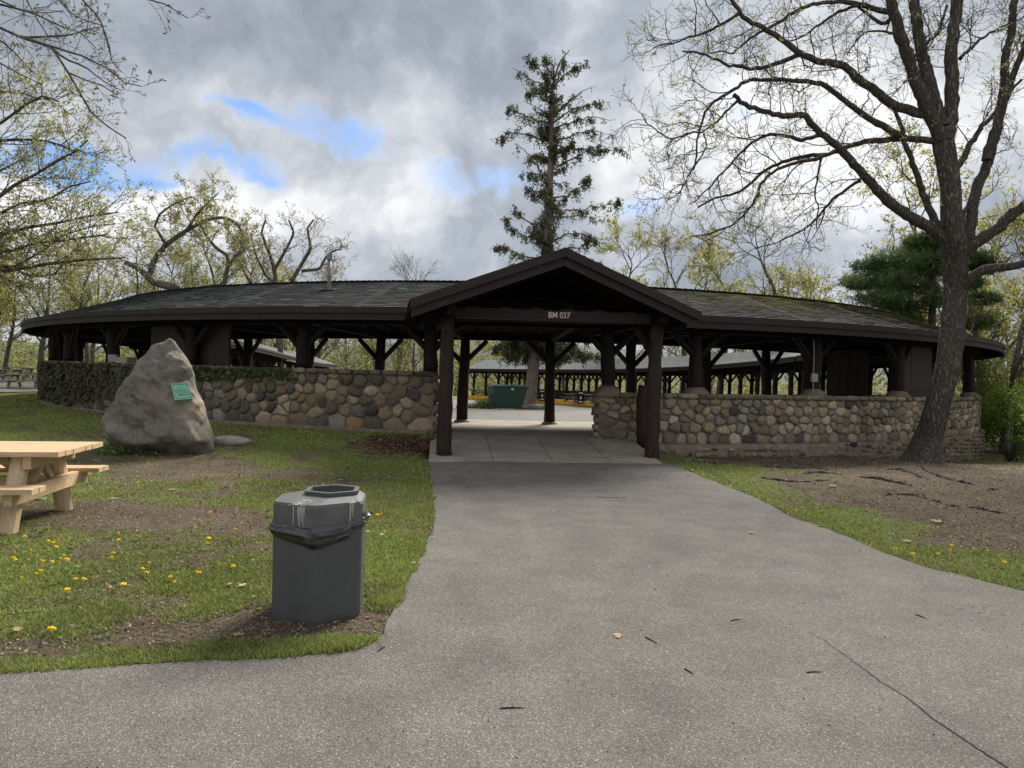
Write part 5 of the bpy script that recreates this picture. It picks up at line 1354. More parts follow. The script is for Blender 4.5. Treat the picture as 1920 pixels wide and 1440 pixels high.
prm = {'lv': [0, 1, 2], 'rmin': .0042, 0: dict(n=0, ang=55, len=1.3, t0=.16, seg=7, wig=.22, bend=.015, thick=.013, k=4), 1: dict(n=5, ang=48, len=.62, seg=5, wig=.26, bend=.03, thick=.015, k=3), 2: dict(n=3, ang=45, len=.30, seg=3, wig=.28, bend=.05, thick=.016, k=3)}
for q, rad, r0 in limbs_:
    L = np.sum(np.linalg.norm(np.diff(q, axis=0), axis=1)); prm[0]['n'] = int(L*(3.6 if r0 < 7 else 2.3))+1; prm[0]['t0'] = .12 if r0 < 9 else .3
    n0 = len(big.tips); big.sprout(q, rad, 0, prm)
V = np.concatenate([np.concatenate(A_.V) for A_ in (big.wood, big.twig)])-oak_base
F_ = [np.concatenate(f) for f in big.wood.F.values()]+[np.concatenate(f)+big.wood.n for f in big.twig.F.values()]
tag(link('twigs', mk_mesh('twigs', V, F_), M['barkfine'], oak), kind='stuff')
tips = [t for t in big.tips if big.rs.rand() < .28]
ends = np.array([t[-1] for t in tips]); per = 7; base = np.repeat(ends, per, 0)+big.rs.randn(len(ends)*per, 3)*.028
OAKL = palette([(.30, .29, .10), (.24, .25, .08), (.36, .32, .13)])
Lv = leafmesh(base, big.rs, .055, OAKL, .1, .5); link('young_leaves', mk_mesh('young_leaves', Lv[0]-oak_base, Lv[1], Lv[2]), M['leaf'], oak)
# surface roots
rt = [([(1290, 866), (1320, 868), (1345, 872), (1375, 868)], 6), ([(1430, 875), (1470, 878), (1520, 877), (1560, 882)], 5), ([(1500, 889), (1540, 887), (1575, 888)], 5), ([(1604, 893), (1640, 898), (1680, 905), (1718, 914)], 6.5), ([(1660, 880), (1690, 882), (1712, 888), (1740, 900)], 8), ([(1730, 872), (1738, 884), (1762, 893), (1800, 905), (1840, 912)], 7), ([(1650, 931), (1680, 928), (1712, 930), (1740, 936), (1770, 945)], 4), ([(1770, 948), (1810, 952), (1850, 957), (1900, 968)], 5), ([(1520, 868), (1560, 858), (1600, 862), (1650, 864)], 4), ([(1700, 925), (1730, 928), (1735, 932)], 3), ([(1820, 915), (1850, 920), (1880, 916)], 4), ([(1560, 900), (1500, 905), (1440, 900), (1400, 890)], 3.5), ([(1640, 860), (1600, 874), (1575, 880)], 3.5)]
for px, w in rt:
    q = np.array([G(a, b_) for a, b_ in px]); d_ = q[:, 1].mean(); r_ = w/FOC*d_*.75; q = resample(q, .1); q[:, 2] += r_*.05+big.rs.randn(len(q))*.012; q[:, 1] += big.rs.randn(len(q))*.02
    t = np.linspace(0, 1, len(q)); rr_ = r_*(.35+.75*np.sin(math.pi*np.clip(t*.9+.08, 0, 1)))*(1+.12*big.rs.randn(len(q)))
    q[[0, -1], 2] -= r_; a = Acc(); a.tube(q, rr_, 8); V = a.V[0]-oak_base; link('root', mk_mesh('root', V, [np.concatenate(f) for f in a.F.values()], None, True), M['bark'], oak)

# --- norway spruce by the dumpster
SY = 46.
sp_ = Tree(9); st = [(990, 762, 14.5), (994, 742, 12), (1000, 690, 11), (1006, 640, 10.5), (1014, 560, 9), (1024, 480, 8), (1028, 400, 7), (1032, 320, 6), (1034, 240, 4.6), (1035, 190, 3.4), (1036, 160, 2.4), (1048, 120, 1.6), (1061, 100, .8)]
stp = np.array([PD(a, b_, SY) for a, b_, _ in st]); srd = np.array([c for *_, c in st])/FOC*SY; sp_.limb(stp, 1, 1); sp_.wood = Acc(); sp_.wood.tube(stp, srd, 14, cap=False)
def cr(x, y): return (900+x/3.43, 80+y/3.43)
SB = [((460, 300), (390, 180), (320, 90)), ((455, 320), (340, 240), (205, 160)), ((452, 400), (400, 345), (335, 315)), ((450, 470), (380, 430), (305, 385)), ((450, 520), (330, 485), (250, 455), (175, 435)), ((430, 630), (330, 600), (220, 575), (110, 605)),
      ((400, 830), (340, 760), (290, 690), (225, 650)), ((425, 850), (350, 840), (275, 830)), ((430, 1000), (350, 950), (290, 920)), ((430, 1180), (310, 1150), (240, 1100), (215, 1040)), ((425, 1280), (300, 1250), (220, 1200), (165, 1150)), ((415, 1400), (260, 1370), (160, 1310), (95, 1320)),
      ((470, 300), (520, 170), (555, 70)), ((470, 290), (560, 195), (620, 155), (680, 150)), ((465, 470), (560, 390), (650, 320), (740, 280)), ((470, 520), (590, 430), (700, 400), (825, 385)), ((470, 555), (600, 500), (730, 475), (860, 495)), ((480, 640), (620, 590), (720, 560), (875, 600)),
      ((500, 690), (640, 680), (780, 690), (915, 700)), ((490, 800), (620, 740), (770, 660), (870, 560)), ((455, 900), (480, 905), (540, 890)), ((460, 1000), (560, 980), (650, 930), (710, 850)), ((460, 1090), (600, 1080), (760, 1050), (895, 1030)), ((455, 1130), (560, 1120), (680, 1110), (760, 1130)),
      ((450, 1290), (560, 1230), (680, 1230), (765, 1280)), ((440, 1360), (560, 1320), (640, 1330), (720, 1220)), ((445, 1450), (300, 1430), (190, 1440)), ((440, 1500), (560, 1440), (700, 1400), (780, 1450)), ((440, 620), (380, 560), (350, 590)), ((460, 740), (510, 700), (600, 640)), ((450, 1200), (420, 1110), (480, 1040)), ((470, 240), (430, 150), (420, 100)), ((470, 230), (480, 130), (483, 95))]
sprays = []
def spruce_branch(q, r0, thick=1.):
    q = resample(q, .25); n = len(q); q[1:] += sp_.rs.randn(n-1, 3)*.05; sp_.wood.tube(q, np.linspace(r0, .012, n), 5, cap=False)
    ph = sp_.rs.uniform(0, 99); 
    for k in range(1, n):
        p = q[k]; g_ = fbm(ph+k*.45, ph, 1., 1, 2); dens = int(34*thick*max(0, g_-.30)*(1.4 if k > n*.6 else 1.))
        side = sp_.rs.randn(3)*.12; long_ = sp_.rs.rand() < .25
        for _ in range(dens):
            h = sp_.rs.uniform(.08, .45)*(1.9 if long_ else 1.)*(1.2-.5*k/n); o_ = side+sp_.rs.randn(3)*np.array([.10, .16, .09]); e = p+o_+np.array([sp_.rs.randn()*.09, sp_.rs.randn()*.09, -h]); sprays.append(np.array([p+o_*.3, (p+o_+e)/2+(0, 0, .05), e]))
for b_ in SB:
    dd = sp_.rs.uniform(-1.6, 1.6); n = len(b_); q = np.array([PD(*cr(*c), SY+dd*k/(n-1)) for k, c in enumerate(b_)]); spruce_branch(q, .07)
for k in range(44):                         # branches towards and away from the viewer
    z = sp_.rs.uniform(5.2, 20.5); p = np.array([np.interp(z, stp[:, 2], stp[:, 0]), SY, z]); a = sp_.rs.choice([-1, 1])*math.pi/2+sp_.rs.uniform(-.7, .7)
    L = np.interp(z, [5, 12, 20, 22], [3.6, 2.6, 1.3, .5])*sp_.rs.uniform(.6, 1.1); d = np.array([math.cos(a), math.sin(a), 0]); ris = sp_.rs.uniform(-.5, .8); spruce_branch(np.array([p, p+d*L*.5*sp_.rs.uniform(.5, 1)+(0, 0, ris*.2-.1), p+d*L*sp_.rs.uniform(.4, 1.)+(0, 0, ris*.9)]), .05, 1.2)
for k in range(60):                         # short growth close to the trunk
    z = 4.5+16*sp_.rs.rand()**1.3; p = np.array([np.interp(z, stp[:, 2], stp[:, 0]), SY, z]); a = sp_.rs.uniform(0, 6.28); d = np.array([math.cos(a), math.sin(a), sp_.rs.uniform(-.3, .6)]); spruce_branch(np.array([p, p+d*.5, p+d*sp_.rs.uniform(.6, 1.5)]), .03, 1.3)
for k in range(34):                         # drooping skirt seen through the entrance
    z = sp_.rs.uniform(3.5, 6.); p = np.array([np.interp(z, stp[:, 2], stp[:, 0]), SY, z]); a = sp_.rs.uniform(0, 6.28); L = sp_.rs.uniform(1.6, 4.6) if math.cos(a) > 0 else sp_.rs.uniform(1., 2.6)
    d = np.array([math.cos(a), math.sin(a), 0]); spruce_branch(np.array([p+(0, 0, .5), p+d*L*.5+(0, 0, .1), p+d*L+(0, 0, -.6)]), .05, 3.)
sb_ = (stp[0][0], SY, lotz(0, SY)-.1); spr = thing('spruce_tree', 'tall ragged dark spruce rising behind the entrance gable, its pale trunk beside the dumpster', 'tree', sb_)
SPC = palette([(.085, .095, .040), (.065, .075, .033), (.12, .115, .055)], .3, .8)
Lv = leaves(sprays, sp_.rs, 7, .19, .045, SPC, .0, 0, .8, .32)
finish(spr, sp_, Lv, 'barkpink', sb_, 'needles', 'needle')

# --- generic spring tree, several kinds copied round the park
def gen_tree(seed, H=12, spread=1., nl=9, leafn=9, leafsize=.16, pal=YG, bare=False, multi=False, up=.35):
    T = Tree(seed); rs = T.rs; n = 8; tr0 = wiggle_path(rs, (0, 0, -.4), (rs.randn()*.08, rs.randn()*.08, 1), H*.62, n, .05, .03)
    r0 = .022*H; rr0 = r0*np.linspace(1.1, .45, n+1); T.wood.tube(tr0, rr0, 8, cap=False)
    prm = {'lv': [0, 1, 2], 'rmin': .008, 0: dict(n=nl, ang=50, len=H*.42*spread, t0=.35, seg=7, wig=.13, bend=.06, thick=.020, k=5, up=up*.3), 1: dict(n=6, ang=42, len=H*.17, seg=5, wig=.17, bend=.05, thick=.016, k=4), 2: dict(n=5, ang=42, len=H*.085, seg=3, wig=.2, bend=.05, thick=.014, k=3)}
    T.sprout(tr0, rr0, 0, prm); top, tr1 = T.limb(wiggle_path(rs, tr0[-1], (0, 0, 1), H*.36, 6, .14, .03), rr0[-1], .02, 5, 0); T.sprout(top, tr1, 0, {**prm, 0: dict(prm[0], n=5, len=H*.26)})
    Lf = None if bare and leafn == 0 else leaves(T.tips, rs, leafn, leafsize, H*.006, pal, .15)
    return T, Lf
index = {}
def make_kind(key, name, label, *a, bark='barkbg', twig='barkfine', **k):
    T, Lf = gen_tree(*a, **k); r = thing(name, label, 'tree'); finish(r, T, Lf, bark, (0, 0, 0), twigm=twig); index[key] = [r, 0]; return r
make_kind('a', 'maple_tree', 'x', 31, H=12, pal=YG, leafn=10)
make_kind('b', 'oak_tree', 'x', 32, H=13, pal=GY, leafn=8, spread=1.1)
make_kind('c', 'maple_tree', 'x', 33, H=10, pal=YG, leafn=12, leafsize=.17, nl=11)
make_kind('d', 'oak_tree', 'x', 34, H=12, pal=OL, leafn=2, leafsize=.13, bare=True, spread=1.0)
make_kind('e', 'birch_tree', 'x', 35, H=13, pal=GY, leafn=6, spread=.7, leafsize=.13)
make_kind('f', 'oak_tree', 'x', 36, H=11, pal=OL, leafn=5, spread=1.2)
index_kids()
def plant(key, x, y, H, label, group=None, rz=None, z=None, hbase={'a': 12, 'b': 13, 'c': 10, 'd': 12, 'e': 13, 'f': 11}):
    r, n = index[key]
    if n == 0: o = r
    else: o = copy_tree(r)
    index[key][1] += 1
    s = H/hbase[key]*(1+0*n); o.location = (float(x), float(y), float(gz(x, y)) if z is None else z); o.scale = (s, s, s); o.rotation_euler = (0, 0, RS.uniform(0, 6.28) if rz is None else rz)
    o['label'] = label
    if group: o['group'] = group
    elif 'group' in o: del o['group']
    return o
def px_tree(key, px, D_, ytop, label, group=None):
    q = PD(px, 700, D_); z = float(gz(q[0], q[1])); top = PD(px, ytop, D_)[2]; return plant(key, q[0], q[1], (top-z)*1.0, label, group)
# trees one can pick out
px_tree('d', 455, 62, 440, 'small bare tree between the curved limb and the crooked twin tree')
px_tree('a', 372, 58, 405, 'yellow-green tree right behind the curved limb')
px_tree('d', 740, 95, 488, 'small bare tree peeping over the roof left of the gable')
px_tree('a', 1190, 66, 432, 'pale yellow tree just right of the gable peak')
px_tree('f', 1275, 64, 440, 'spreading tree in thin leaf behind the right roof, second from the gable')
px_tree('c', 1345, 60, 465, 'bushy yellow-green tree behind the middle of the right roof')
px_tree('e', 1432, 52, 405, 'slender pale-trunked tree with bare forked top above the right roof')
px_tree('d', 1500, 78, 505, 'bare twiggy tree on the skyline right of the pale forked tree')
px_tree('a', 1690, 40, 325, 'yellow maple behind the big oak trunk')
px_tree('c', 1850, 36, 385, 'yellow-green maple right of the big oak trunk')
px_tree('d', 1885, 27, 455, 'thin bare tree at the right edge behind the green shrub')
px_tree('f', 1610, 58, 520, 'low tree in thin leaf left of the dark pine')
px_tree('e', 1840, 30, 560, 'slim sapling beyond the right end of the pavilion')
px_tree('c', 905, 118, 622, 'small round green tree beyond the far pavilion, left of the spruce boughs')
# belts of woodland
def belt(n, x0, x1, y0, y1, h0, h1, keys, label, group, seed, minr=2.6):
    rs = np.random.RandomState(seed); pts = []; tries = 0
    while len(pts) < n and tries < 3000:
        tries += 1; p = np.array([rs.uniform(x0, x1), rs.uniform(y0, y1)])
        if all(np.linalg.norm(p-q) > minr for q in pts): pts.append(p)
    for k, p in enumerate(pts): plant(keys[rs.randint(len(keys))], p[0], p[1], rs.uniform(h0, h1), label, group)
belt(16, -62, -22, 62, 88, 10.5, 14.5, 'abcf', 'yellow-green spring tree in the wood behind the left end of the roof', 'left woodland', 1, 4)
belt(10, -44, -20.5, 46, 60, 8.5, 11., 'abc', 'leafing tree at the near edge of the left wood, above the left roof end', 'left wood edge', 2, 3.5)
belt(18, -30, 0, 84, 118, 8.5, 12, 'abcf', 'yellow-green tree of the wood seen through the openings over the left wall', 'wood behind the left openings', 3, 4)
belt(16, 0, 34, 78, 110, 7, 10.5, 'abcfe', 'leafing tree in the wood beyond the far pavilion', 'wood beyond the far pavilion', 4, 4)
belt(14, 20, 42, 30, 60, 7.5, 11, 'abcd', 'leafing tree in the wood behind the right end of the pavilion', 'wood on the right', 5, 3.5)
# undergrowth of the woods: one leafy mass
rs = np.random.RandomState(77); B = []
for (n, x0, x1, y0, y1, h) in ((16000, -70, -21, 56, 92, 5.), (16000, -34, 2, 82, 100, 7), (14000, 0, 36, 80, 100, 6.), (12000, 21.5, 40, 26, 60, 4.5)):
    x = rs.uniform(x0, x1, n); y = rs.uniform(y0, y1, n); m_ = fbm(x, y, .35, 1, 3); hh = h*(m_*1.6-.1)*rs.rand(n)**.8; keep = hh > 0; B.append(np.stack([x, y, gz(x, y)+hh], 1)[keep])
B = np.concatenate(B); Lv = leafmesh(B, rs, .34, palette([(.26, .27, .08), (.20, .23, .07), (.30, .27, .11), (.16, .15, .08)], .3, .3), 0, .6)
tag(link('woodland_undergrowth', mk_mesh('woodland_undergrowth', *Lv), M['leaf']), kind='stuff')

# --- left near tree in yellow-green leaf (trunk left of the picture)
LY = 21.; lt = Tree(14); lb_ = np.array([-19.2, LY, float(gz(-19.2, LY))])
ltr = np.array([lb_-(0, 0, .3), lb_+(.1, 0, 2.5), lb_+(.4, 0, 5.), lb_+(.5, .2, 8), lb_+(.9, .1, 11.)]); ltr = resample(ltr, .5); lt.wood.tube(ltr, np.linspace(.42, .12, len(ltr)), 12, cap=False)
LL = [([(-150, 540), (-60, 515), (40, 503), (100, 493), (160, 487), (235, 483)], 7, 0), ([(-170, 470), (-60, 462), (0, 440), (60, 425), (110, 418), (165, 405), (222, 398)], 6, 1.), ([(-170, 440), (-60, 400), (0, 368), (30, 345), (62, 330), (110, 300), (150, 280)], 6, -1), ([(-160, 300), (-60, 270), (20, 262), (70, 262), (110, 270), (140, 285), (165, 262)], 5, .6),
      ([(-160, 330), (-60, 270), (10, 225), (50, 195), (80, 180), (110, 190)], 5, -.8), ([(-150, 420), (-40, 420), (10, 395), (40, 380), (90, 375), (130, 350), (170, 340)], 4.5, 1.4), ([(-150, 230), (-70, 200), (-10, 175), (30, 170), (70, 185)], 4.5, 0), ([(-160, 500), (-40, 480), (20, 470), (70, 455), (120, 450), (200, 440)], 4, -1.5),
      ([(-60, 520), (30, 500), (80, 470), (120, 440), (170, 425), (215, 420)], 3.5, 1.5), ([(-150, 350), (-60, 340), (0, 320), (40, 300), (85, 280)], 4, 2), ([(-40, 460), (20, 500), (60, 520), (120, 512)], 3.5, .5)]
prm = {'lv': [0, 1, 2], 'rmin': .005, 0: dict(n=0, ang=42, len=1.5, t0=.22, seg=5, wig=.14, bend=.06, thick=.015, k=4), 1: dict(n=5, ang=40, len=.75, seg=4, wig=.16, bend=.07, thick=.013, k=3), 2: dict(n=3, ang=38, len=.38, seg=3, wig=.2, bend=.05, thick=.012, k=3)}
for px, r0, dd in LL:
    n = len(px); q = np.array([PD(a, b_, LY+dd*k/(n-1)) for k, (a, b_) in enumerate(px)]); q[0] = [np.interp(q[0][2], ltr[:, 2], ltr[:, 0]), LY, q[0][2]]; q = resample(q, .3); rad = np.linspace(r0, 1.4, len(q))/FOC*LY; lt.wood.tube(q, rad, 7, cap=False)
    prm[0]['n'] = int(len(q)*.3*2.8); lt.sprout(q, rad, 0, prm)
lroot = thing('oak_tree', 'leafing yellow-green tree reaching in from the left edge below the near twigs', 'tree', lb_)
Lv = leaves(lt.tips, lt.rs, 5, .085, .05, palette([(.34, .33, .11), (.30, .30, .10), (.38, .36, .15)]), .1); finish(lroot, lt, Lv, 'barkbg', lb_)

# --- near overhead branch, top left
NY = 7.2; nt_ = Tree(15); nb_ = np.array([-9.6, 8.2, 0.]); nb_[2] = float(gz(nb_[0], nb_[1]))
ntr = resample(np.array([nb_-(0, 0, .3), nb_+(.1, 0, 2.5), nb_+(.2, -.1, 5.), nb_+(.1, 0, 9)]), .4); nt_.wood.tube(ntr, np.linspace(.36, .15, len(ntr)), 12, cap=False)
NL = [([(-420, -30), (-200, -10), (-60, 30), (0, 52), (39, 70), (97, 89), (128, 136), (148, 171), (171, 210), (202, 237), (236, 259)], 6, 1.2, -.4), ([(39, 70), (66, 70), (132, 66), (165, 55), (190, 50)], 2.5, .9, .5), ([(60, -60), (130, -30), (155, 0), (187, 35), (202, 78), (210, 117), (228, 135)], 2.6, .9, .8), ([(39, 68), (93, 86), (125, 96), (155, 105), (180, 118), (202, 128), (233, 155), (262, 161)], 2.6, .8, -.8),
      ([(200, -40), (280, 0), (311, 8), (334, 23), (352, 34)], 2., .8, .3), ([(-60, 0), (0, 8), (58, 23), (116, 50), (150, 60), (180, 90)], 2.4, .8, .9), ([(-60, 40), (0, 75), (30, 100), (50, 125), (70, 140)], 2.2, .8, .4), ([(-60, 90), (0, 118), (35, 138), (78, 158)], 2., .8, -.5), ([(20, -60), (50, 0), (72, 40), (95, 75)], 2., .8, 0), ([(97, 89), (120, 110), (160, 125), (190, 150), (228, 170)], 2.2, .8, .3), ([(128, 136), (160, 150), (190, 160), (220, 178)], 1.6, .7, .4), ([(100, -60), (110, 0), (140, 30), (165, 40), (200, 50)], 1.8, .8, -.6),
      ([(-60, -20), (0, 0), (40, 20), (80, 25), (120, 20)], 1.8, .8, .5)]
prm = {'lv': [0, 1], 'rmin': .0022, 0: dict(n=0, ang=40, len=.34, t0=.25, seg=5, wig=.16, bend=.02, thick=.010, k=4), 1: dict(n=3, ang=38, len=.16, seg=3, wig=.2, bend=.03, thick=.012, k=3)}
for px, r0, r1, dd in NL:
    n = len(px); q = np.array([PD(a, b_, NY+dd*k/(n-1)) for k, (a, b_) in enumerate(px)])
    if r0 == 6: q[0] = [ntr[-6][0], ntr[-6][1], q[0][2]]
    q = resample(q, .08); rad = np.linspace(r0, r1, len(q))/FOC*NY; nt_.wood.tube(q, rad, 6, cap=False); prm[0]['n'] = max(3, int(len(q)*.08*6.5)); nt_.sprout(q, rad, 0, prm)
nroot = thing('oak_tree', 'near bare tree whose budding twigs hang into the top left corner', 'tree', nb_)
ends = np.array([t[-1] for t in nt_.tips]); ends = ends[nt_.rs.rand(len(ends)) < .6]; base = np.repeat(ends, 8, 0)+nt_.rs.randn(len(ends)*8, 3)*.008
Lv = leafmesh(base, nt_.rs, .030, palette([(.14, .14, .07), (.11, .10, .06), (.18, .17, .09)]), 0, .45); finish(nroot, nt_, Lv, 'barkbg', nb_, 'buds')

# --- tree with the curved stub limb behind the left roof
CYD = 46.; ct = Tree(16); q0 = PD(345, 690, CYD); cb_ = np.array([q0[0], CYD, float(gz(q0[0], CYD))])
def cl(pts, r0, r1, dd=0, k=8):
    n = len(pts); q = np.array([PD(a, b_, CYD+dd*i_/(n-1)) for i_, (a, b_) in enumerate(pts)]); q = resample(q, .4); rad = np.linspace(r0, r1, len(q))/FOC*CYD; ct.wood.tube(q, rad, k, cap=(k > 6)); return q, rad
cl([(350, 700), (348, 640), (345, 590), (338, 550), (327, 539)], 13, 9); cl([(335, 545), (325, 537), (305, 534), (288, 529), (276, 519), (268, 510), (260, 503), (250, 498), (240, 496), (233, 492)], 8.5, 4, -1)
A1_ = cl([(278, 520), (284, 505), (290, 486), (300, 472), (311, 459), (330, 445), (350, 432), (370, 421), (389, 412), (407, 408), (424, 408), (440, 416), (451, 428), (456, 445)], 5.5, 2, .5)
A2_ = cl([(345, 560), (380, 540), (420, 535), (427, 500), (428, 480), (405, 465), (385, 440), (375, 420)], 6, 2, 2); A3_ = cl([(428, 500), (440, 480), (460, 470), (450, 450)], 3, 1.5, 1)
A4_ = cl([(311, 459), (300, 440), (290, 425), (300, 400), (330, 380), (360, 368)], 3, 1, -1); A5_ = cl([(350, 432), (370, 400), (395, 375), (410, 362)], 3, 1, 1.)
prm = {'lv': [0, 1, 2], 'rmin': .008, 0: dict(n=0, ang=52, len=1.7, t0=.15, seg=5, wig=.2, bend=.05, thick=.016, k=4), 1: dict(n=5, ang=45, len=.85, seg=4, wig=.2, bend=.05, thick=.014, k=3), 2: dict(n=3, ang=40, len=.45, seg=3, wig=.2, bend=.05, thick=.012, k=3)}
for q, rad in (A1_, A2_, A3_, A4_, A5_): prm[0]['n'] = int(len(q)*.4*2.1)+2; ct.sprout(q, rad, 0, prm)
croot = thing('oak_tree', 'old tree with a broken curved reddish limb arching above the left roof', 'tree', cb_)
Lv = leaves(ct.tips, ct.rs, 7, .13, .07, palette([(.36, .33, .11), (.32, .30, .10), (.26, .25, .08)]), .1); finish(croot, ct, Lv, 'barkbg', cb_)

# --- crooked bare twin tree left of the vent pipe
def traced(name, label, Yd, lines, seed, prmlen, leafn, leafsize, pal, barkm='barkbg', basepx=None):
    T = Tree(seed); q0 = PD(*basepx, Yd); b0 = np.array([q0[0], Yd, float(gz(q0[0], Yd))]); r = thing(name, label, 'tree', b0)
    T.wood.tube(resample(np.array([b0-(0, 0, .3), PD(basepx[0], basepx[1], Yd)]), .6), .2, 8, cap=False)
    pr = {'lv': [0, 1, 2], 'rmin': .009, 0: dict(n=0, ang=55, len=prmlen, t0=.1, seg=6, wig=.27, bend=.03, thick=.018, k=4), 1: dict(n=5, ang=48, len=prmlen*.5, seg=4, wig=.26, bend=.04, thick=.016, k=3), 2: dict(n=3, ang=42, len=prmlen*.25, seg=3, wig=.25, bend=.05, thick=.014, k=3)}
    for pts, r0, r1, dd in lines:
        n = len(pts); q = np.array([PD(a, b_, Yd+dd*i_/(n-1)) for i_, (a, b_) in enumerate(pts)]); q = resample(q, .35); rad = np.linspace(r0, r1, len(q))/FOC*Yd; T.wood.tube(q, rad, 7, cap=False); pr[0]['n'] = int(len(q)*.35*1.7)+2; T.sprout(q, rad, 0, pr)
    Lv = leaves(T.tips, T.rs, leafn, leafsize, .07, pal, .1) if leafn else None; finish(r, T, Lv, barkm, b0); return r
traced('oak_tree', 'nearly bare crooked twin tree on the skyline just left of the vent pipe', 49., [([(517, 560), (517, 525), (513, 498), (502, 467), (490, 436), (498, 412)], 5, 1.6, 1), ([(515, 505), (537, 467), (552, 436), (541, 412)], 3.5, 1.4, -1), ([(545, 560), (548, 525), (564, 498), (583, 467), (576, 428), (588, 412)], 5, 1.5, .5), ([(566, 508), (599, 505), (611, 482), (625, 470), (642, 467), (638, 451)], 3.5, 1., -.8), ([(470, 530), (455, 505), (445, 480), (455, 455)], 3, 1, 1.2), ([(530, 540), (500, 520), (480, 480), (470, 440)], 3, 1, 0)], 71, 1.6, 2, .12, palette([(.30, .24, .13), (.26, .21, .11), (.33, .29, .15)]), basepx=(528, 560))
# --- white pine right of the roof
PY_ = 33.; pn = Tree(17); q0 = PD(1746, 690, PY_); pb_ = np.array([q0[0], PY_, float(gz(q0[0], PY_))])
zt_ = PD(1746, 430, PY_)[2]; pn.wood.tube(resample(np.array([pb_-(0, 0, .3), (q0[0], PY_, 4), (q0[0]-.1, PY_, zt_)]), .6), .16, 9, cap=False)
pads = []
def pad(px, py, w, h, dd=0, n=420):
    c = PD(px, py, PY_+dd); W = w/FOC*PY_; H = h/FOC*PY_
    base_ = np.array([q0[0], PY_, c[2]-.5*H]); pn.wood.tube(resample(np.array([base_, (base_+c)/2+(0, 0, -.1), c]), .3), .04, 4, cap=False)
    p = pn.rs.randn(n, 3); p /= np.linalg.norm(p, axis=1)[:, None]; p *= pn.rs.rand(n, 1)**.4
    pads.append(c+p*np.array([W/2, W*.38, H/2])*(.75+.5*fbm(p[:, 0]+px, p[:, 2]+py, 2.2, 1, 3))[:, None])
for a in ((1690, 488, 130, 34), (1640, 500, 90, 30), (1735, 470, 110, 36), (1660, 525, 150, 34), (1610, 530, 70, 26), (1700, 540, 150, 30), (1650, 560, 110, 30), (1720, 512, 140, 36), (1760, 492, 100, 40), (1830, 484, 80, 30), (1850, 500, 70, 26), (1790, 455, 90, 30), (1835, 604, 70, 30), (1700, 600, 60, 18), (1730, 452, 70, 24), (1690, 575, 90, 22), (1810, 530, 70, 30), (1770, 560, 90, 30), (1845, 560, 60, 20)): pad(*a, dd=pn.rs.uniform(-1.2, 1.2))
B = np.concatenate(pads); c4_ = []; nn_ = 7; Bq = np.repeat(B, nn_, 0)
Lv = leafmesh(Bq, pn.rs, .24, palette([(.085, .135, .045), (.065, .11, .040), (.12, .17, .06)], .3, .9), -.15, .14)
proot = thing('pine_tree', 'dark green white pine standing behind the right roof left of the big oak', 'tree', pb_); finish(proot, pn, Lv, 'barkbg', pb_, 'needles', 'needle')

# --- bright green shrubs at the right picture edge
def shrub(px, D_, w, h, n, label, pal, size=.09, seed=1, z0=None):
    rs = np.random.RandomState(seed); q = PD(px, 800, D_); z = float(gz(q[0], q[1])); T = Tree(seed); c = np.array([q[0], q[1], z])
    for k in range(14):
        a = rs.uniform(0, 6.28); d = np.array([math.cos(a)*.5, math.sin(a)*.5, 1]); pp2 = wiggle_path(rs, c+d*(0, 0, -.02), d, h*rs.uniform(.7, 1.), 6, .12, .02); T.wood.tube(pp2, np.linspace(.025, .006, 7), 4, cap=False)
        T.sprout(pp2, np.linspace(.025, .006, 7), 0, {'lv': [0, 1], 'rmin': .003, 0: dict(n=6, ang=50, len=w*.4, t0=.1, seg=4, wig=.18, bend=.02, thick=.012, k=3), 1: dict(n=3, ang=45, len=w*.2, seg=3, wig=.2, thick=.012, k=3)})
    r = thing('shrub', label, 'shrub', c); T.tips = [T.tips[i_] for i_ in rs.choice(len(T.tips), min(len(T.tips), 400), replace=False)]
    Lv = leaves(T.tips, rs, max(1, n//len(T.tips)), size, .14, pal, .0); finish(r, T, Lv, 'barkfine', c, 'foliage')
GR = palette([(.16, .25, .035), (.20, .30, .04), (.12, .20, .035)], .3, 1.)
shrub(1955, 23.5, 2.2, 2.6, 9000, 'bright green shrub at the right edge beside the end of the stone wall', GR, .085, 1)
shrub(1900, 28, 2.2, 2.9, 8000, 'fresh green bush just beyond the right end of the stone wall', GR, .09, 2)
shrub(2010, 19, 2.4, 2.4, 6000, 'green shrub cut by the right edge of the picture', GR, .09, 3)
shrub(1935, 28, 3.2, 4.5, 9000, 'taller yellow-green thicket behind the bright shrub at right', palette([(.24, .26, .07), (.20, .24, .06)]), .11, 4)
shrub(1893, 22.5, .5, .8, 900, 'small dark twiggy bush at the foot of the wall end', palette([(.05, .07, .03), (.09, .08, .05)]), .06, 5)
shrub(906, 41.5, 1.3, .6, 2500, 'low green plants among rocks left of the dumpster', palette([(.09, .17, .035), (.13, .2, .05)]), .10, 6)
for px, py, D_, lb, sd in ((230, 850, 12.85, 'leafy green weed at the left foot of the boulder', 7), (208, 852, 12.9, 'low weed beside the leafy one left of the boulder', 8), (275, 852, 12.75, 'small weed at the middle foot of the boulder', 9)):
    q = G(px, py); rs = np.random.RandomState(sd); n = 260 if sd < 9 else 90; B = q+rs.randn(n, 3)*np.array([.15, .10, .05])+(0, 0, .09); B[:, 2] = np.maximum(B[:, 2], q[2]+.01)
    Lv = leafmesh(B, rs, .06, palette([(.09, .15, .04), (.13, .20, .05)]), -.3, .5); o = link('weed', mk_mesh('weed', Lv[0]-q, Lv[1], Lv[2]), M['ivy']); o.location = tuple(q); tag(o, lb, 'plant')

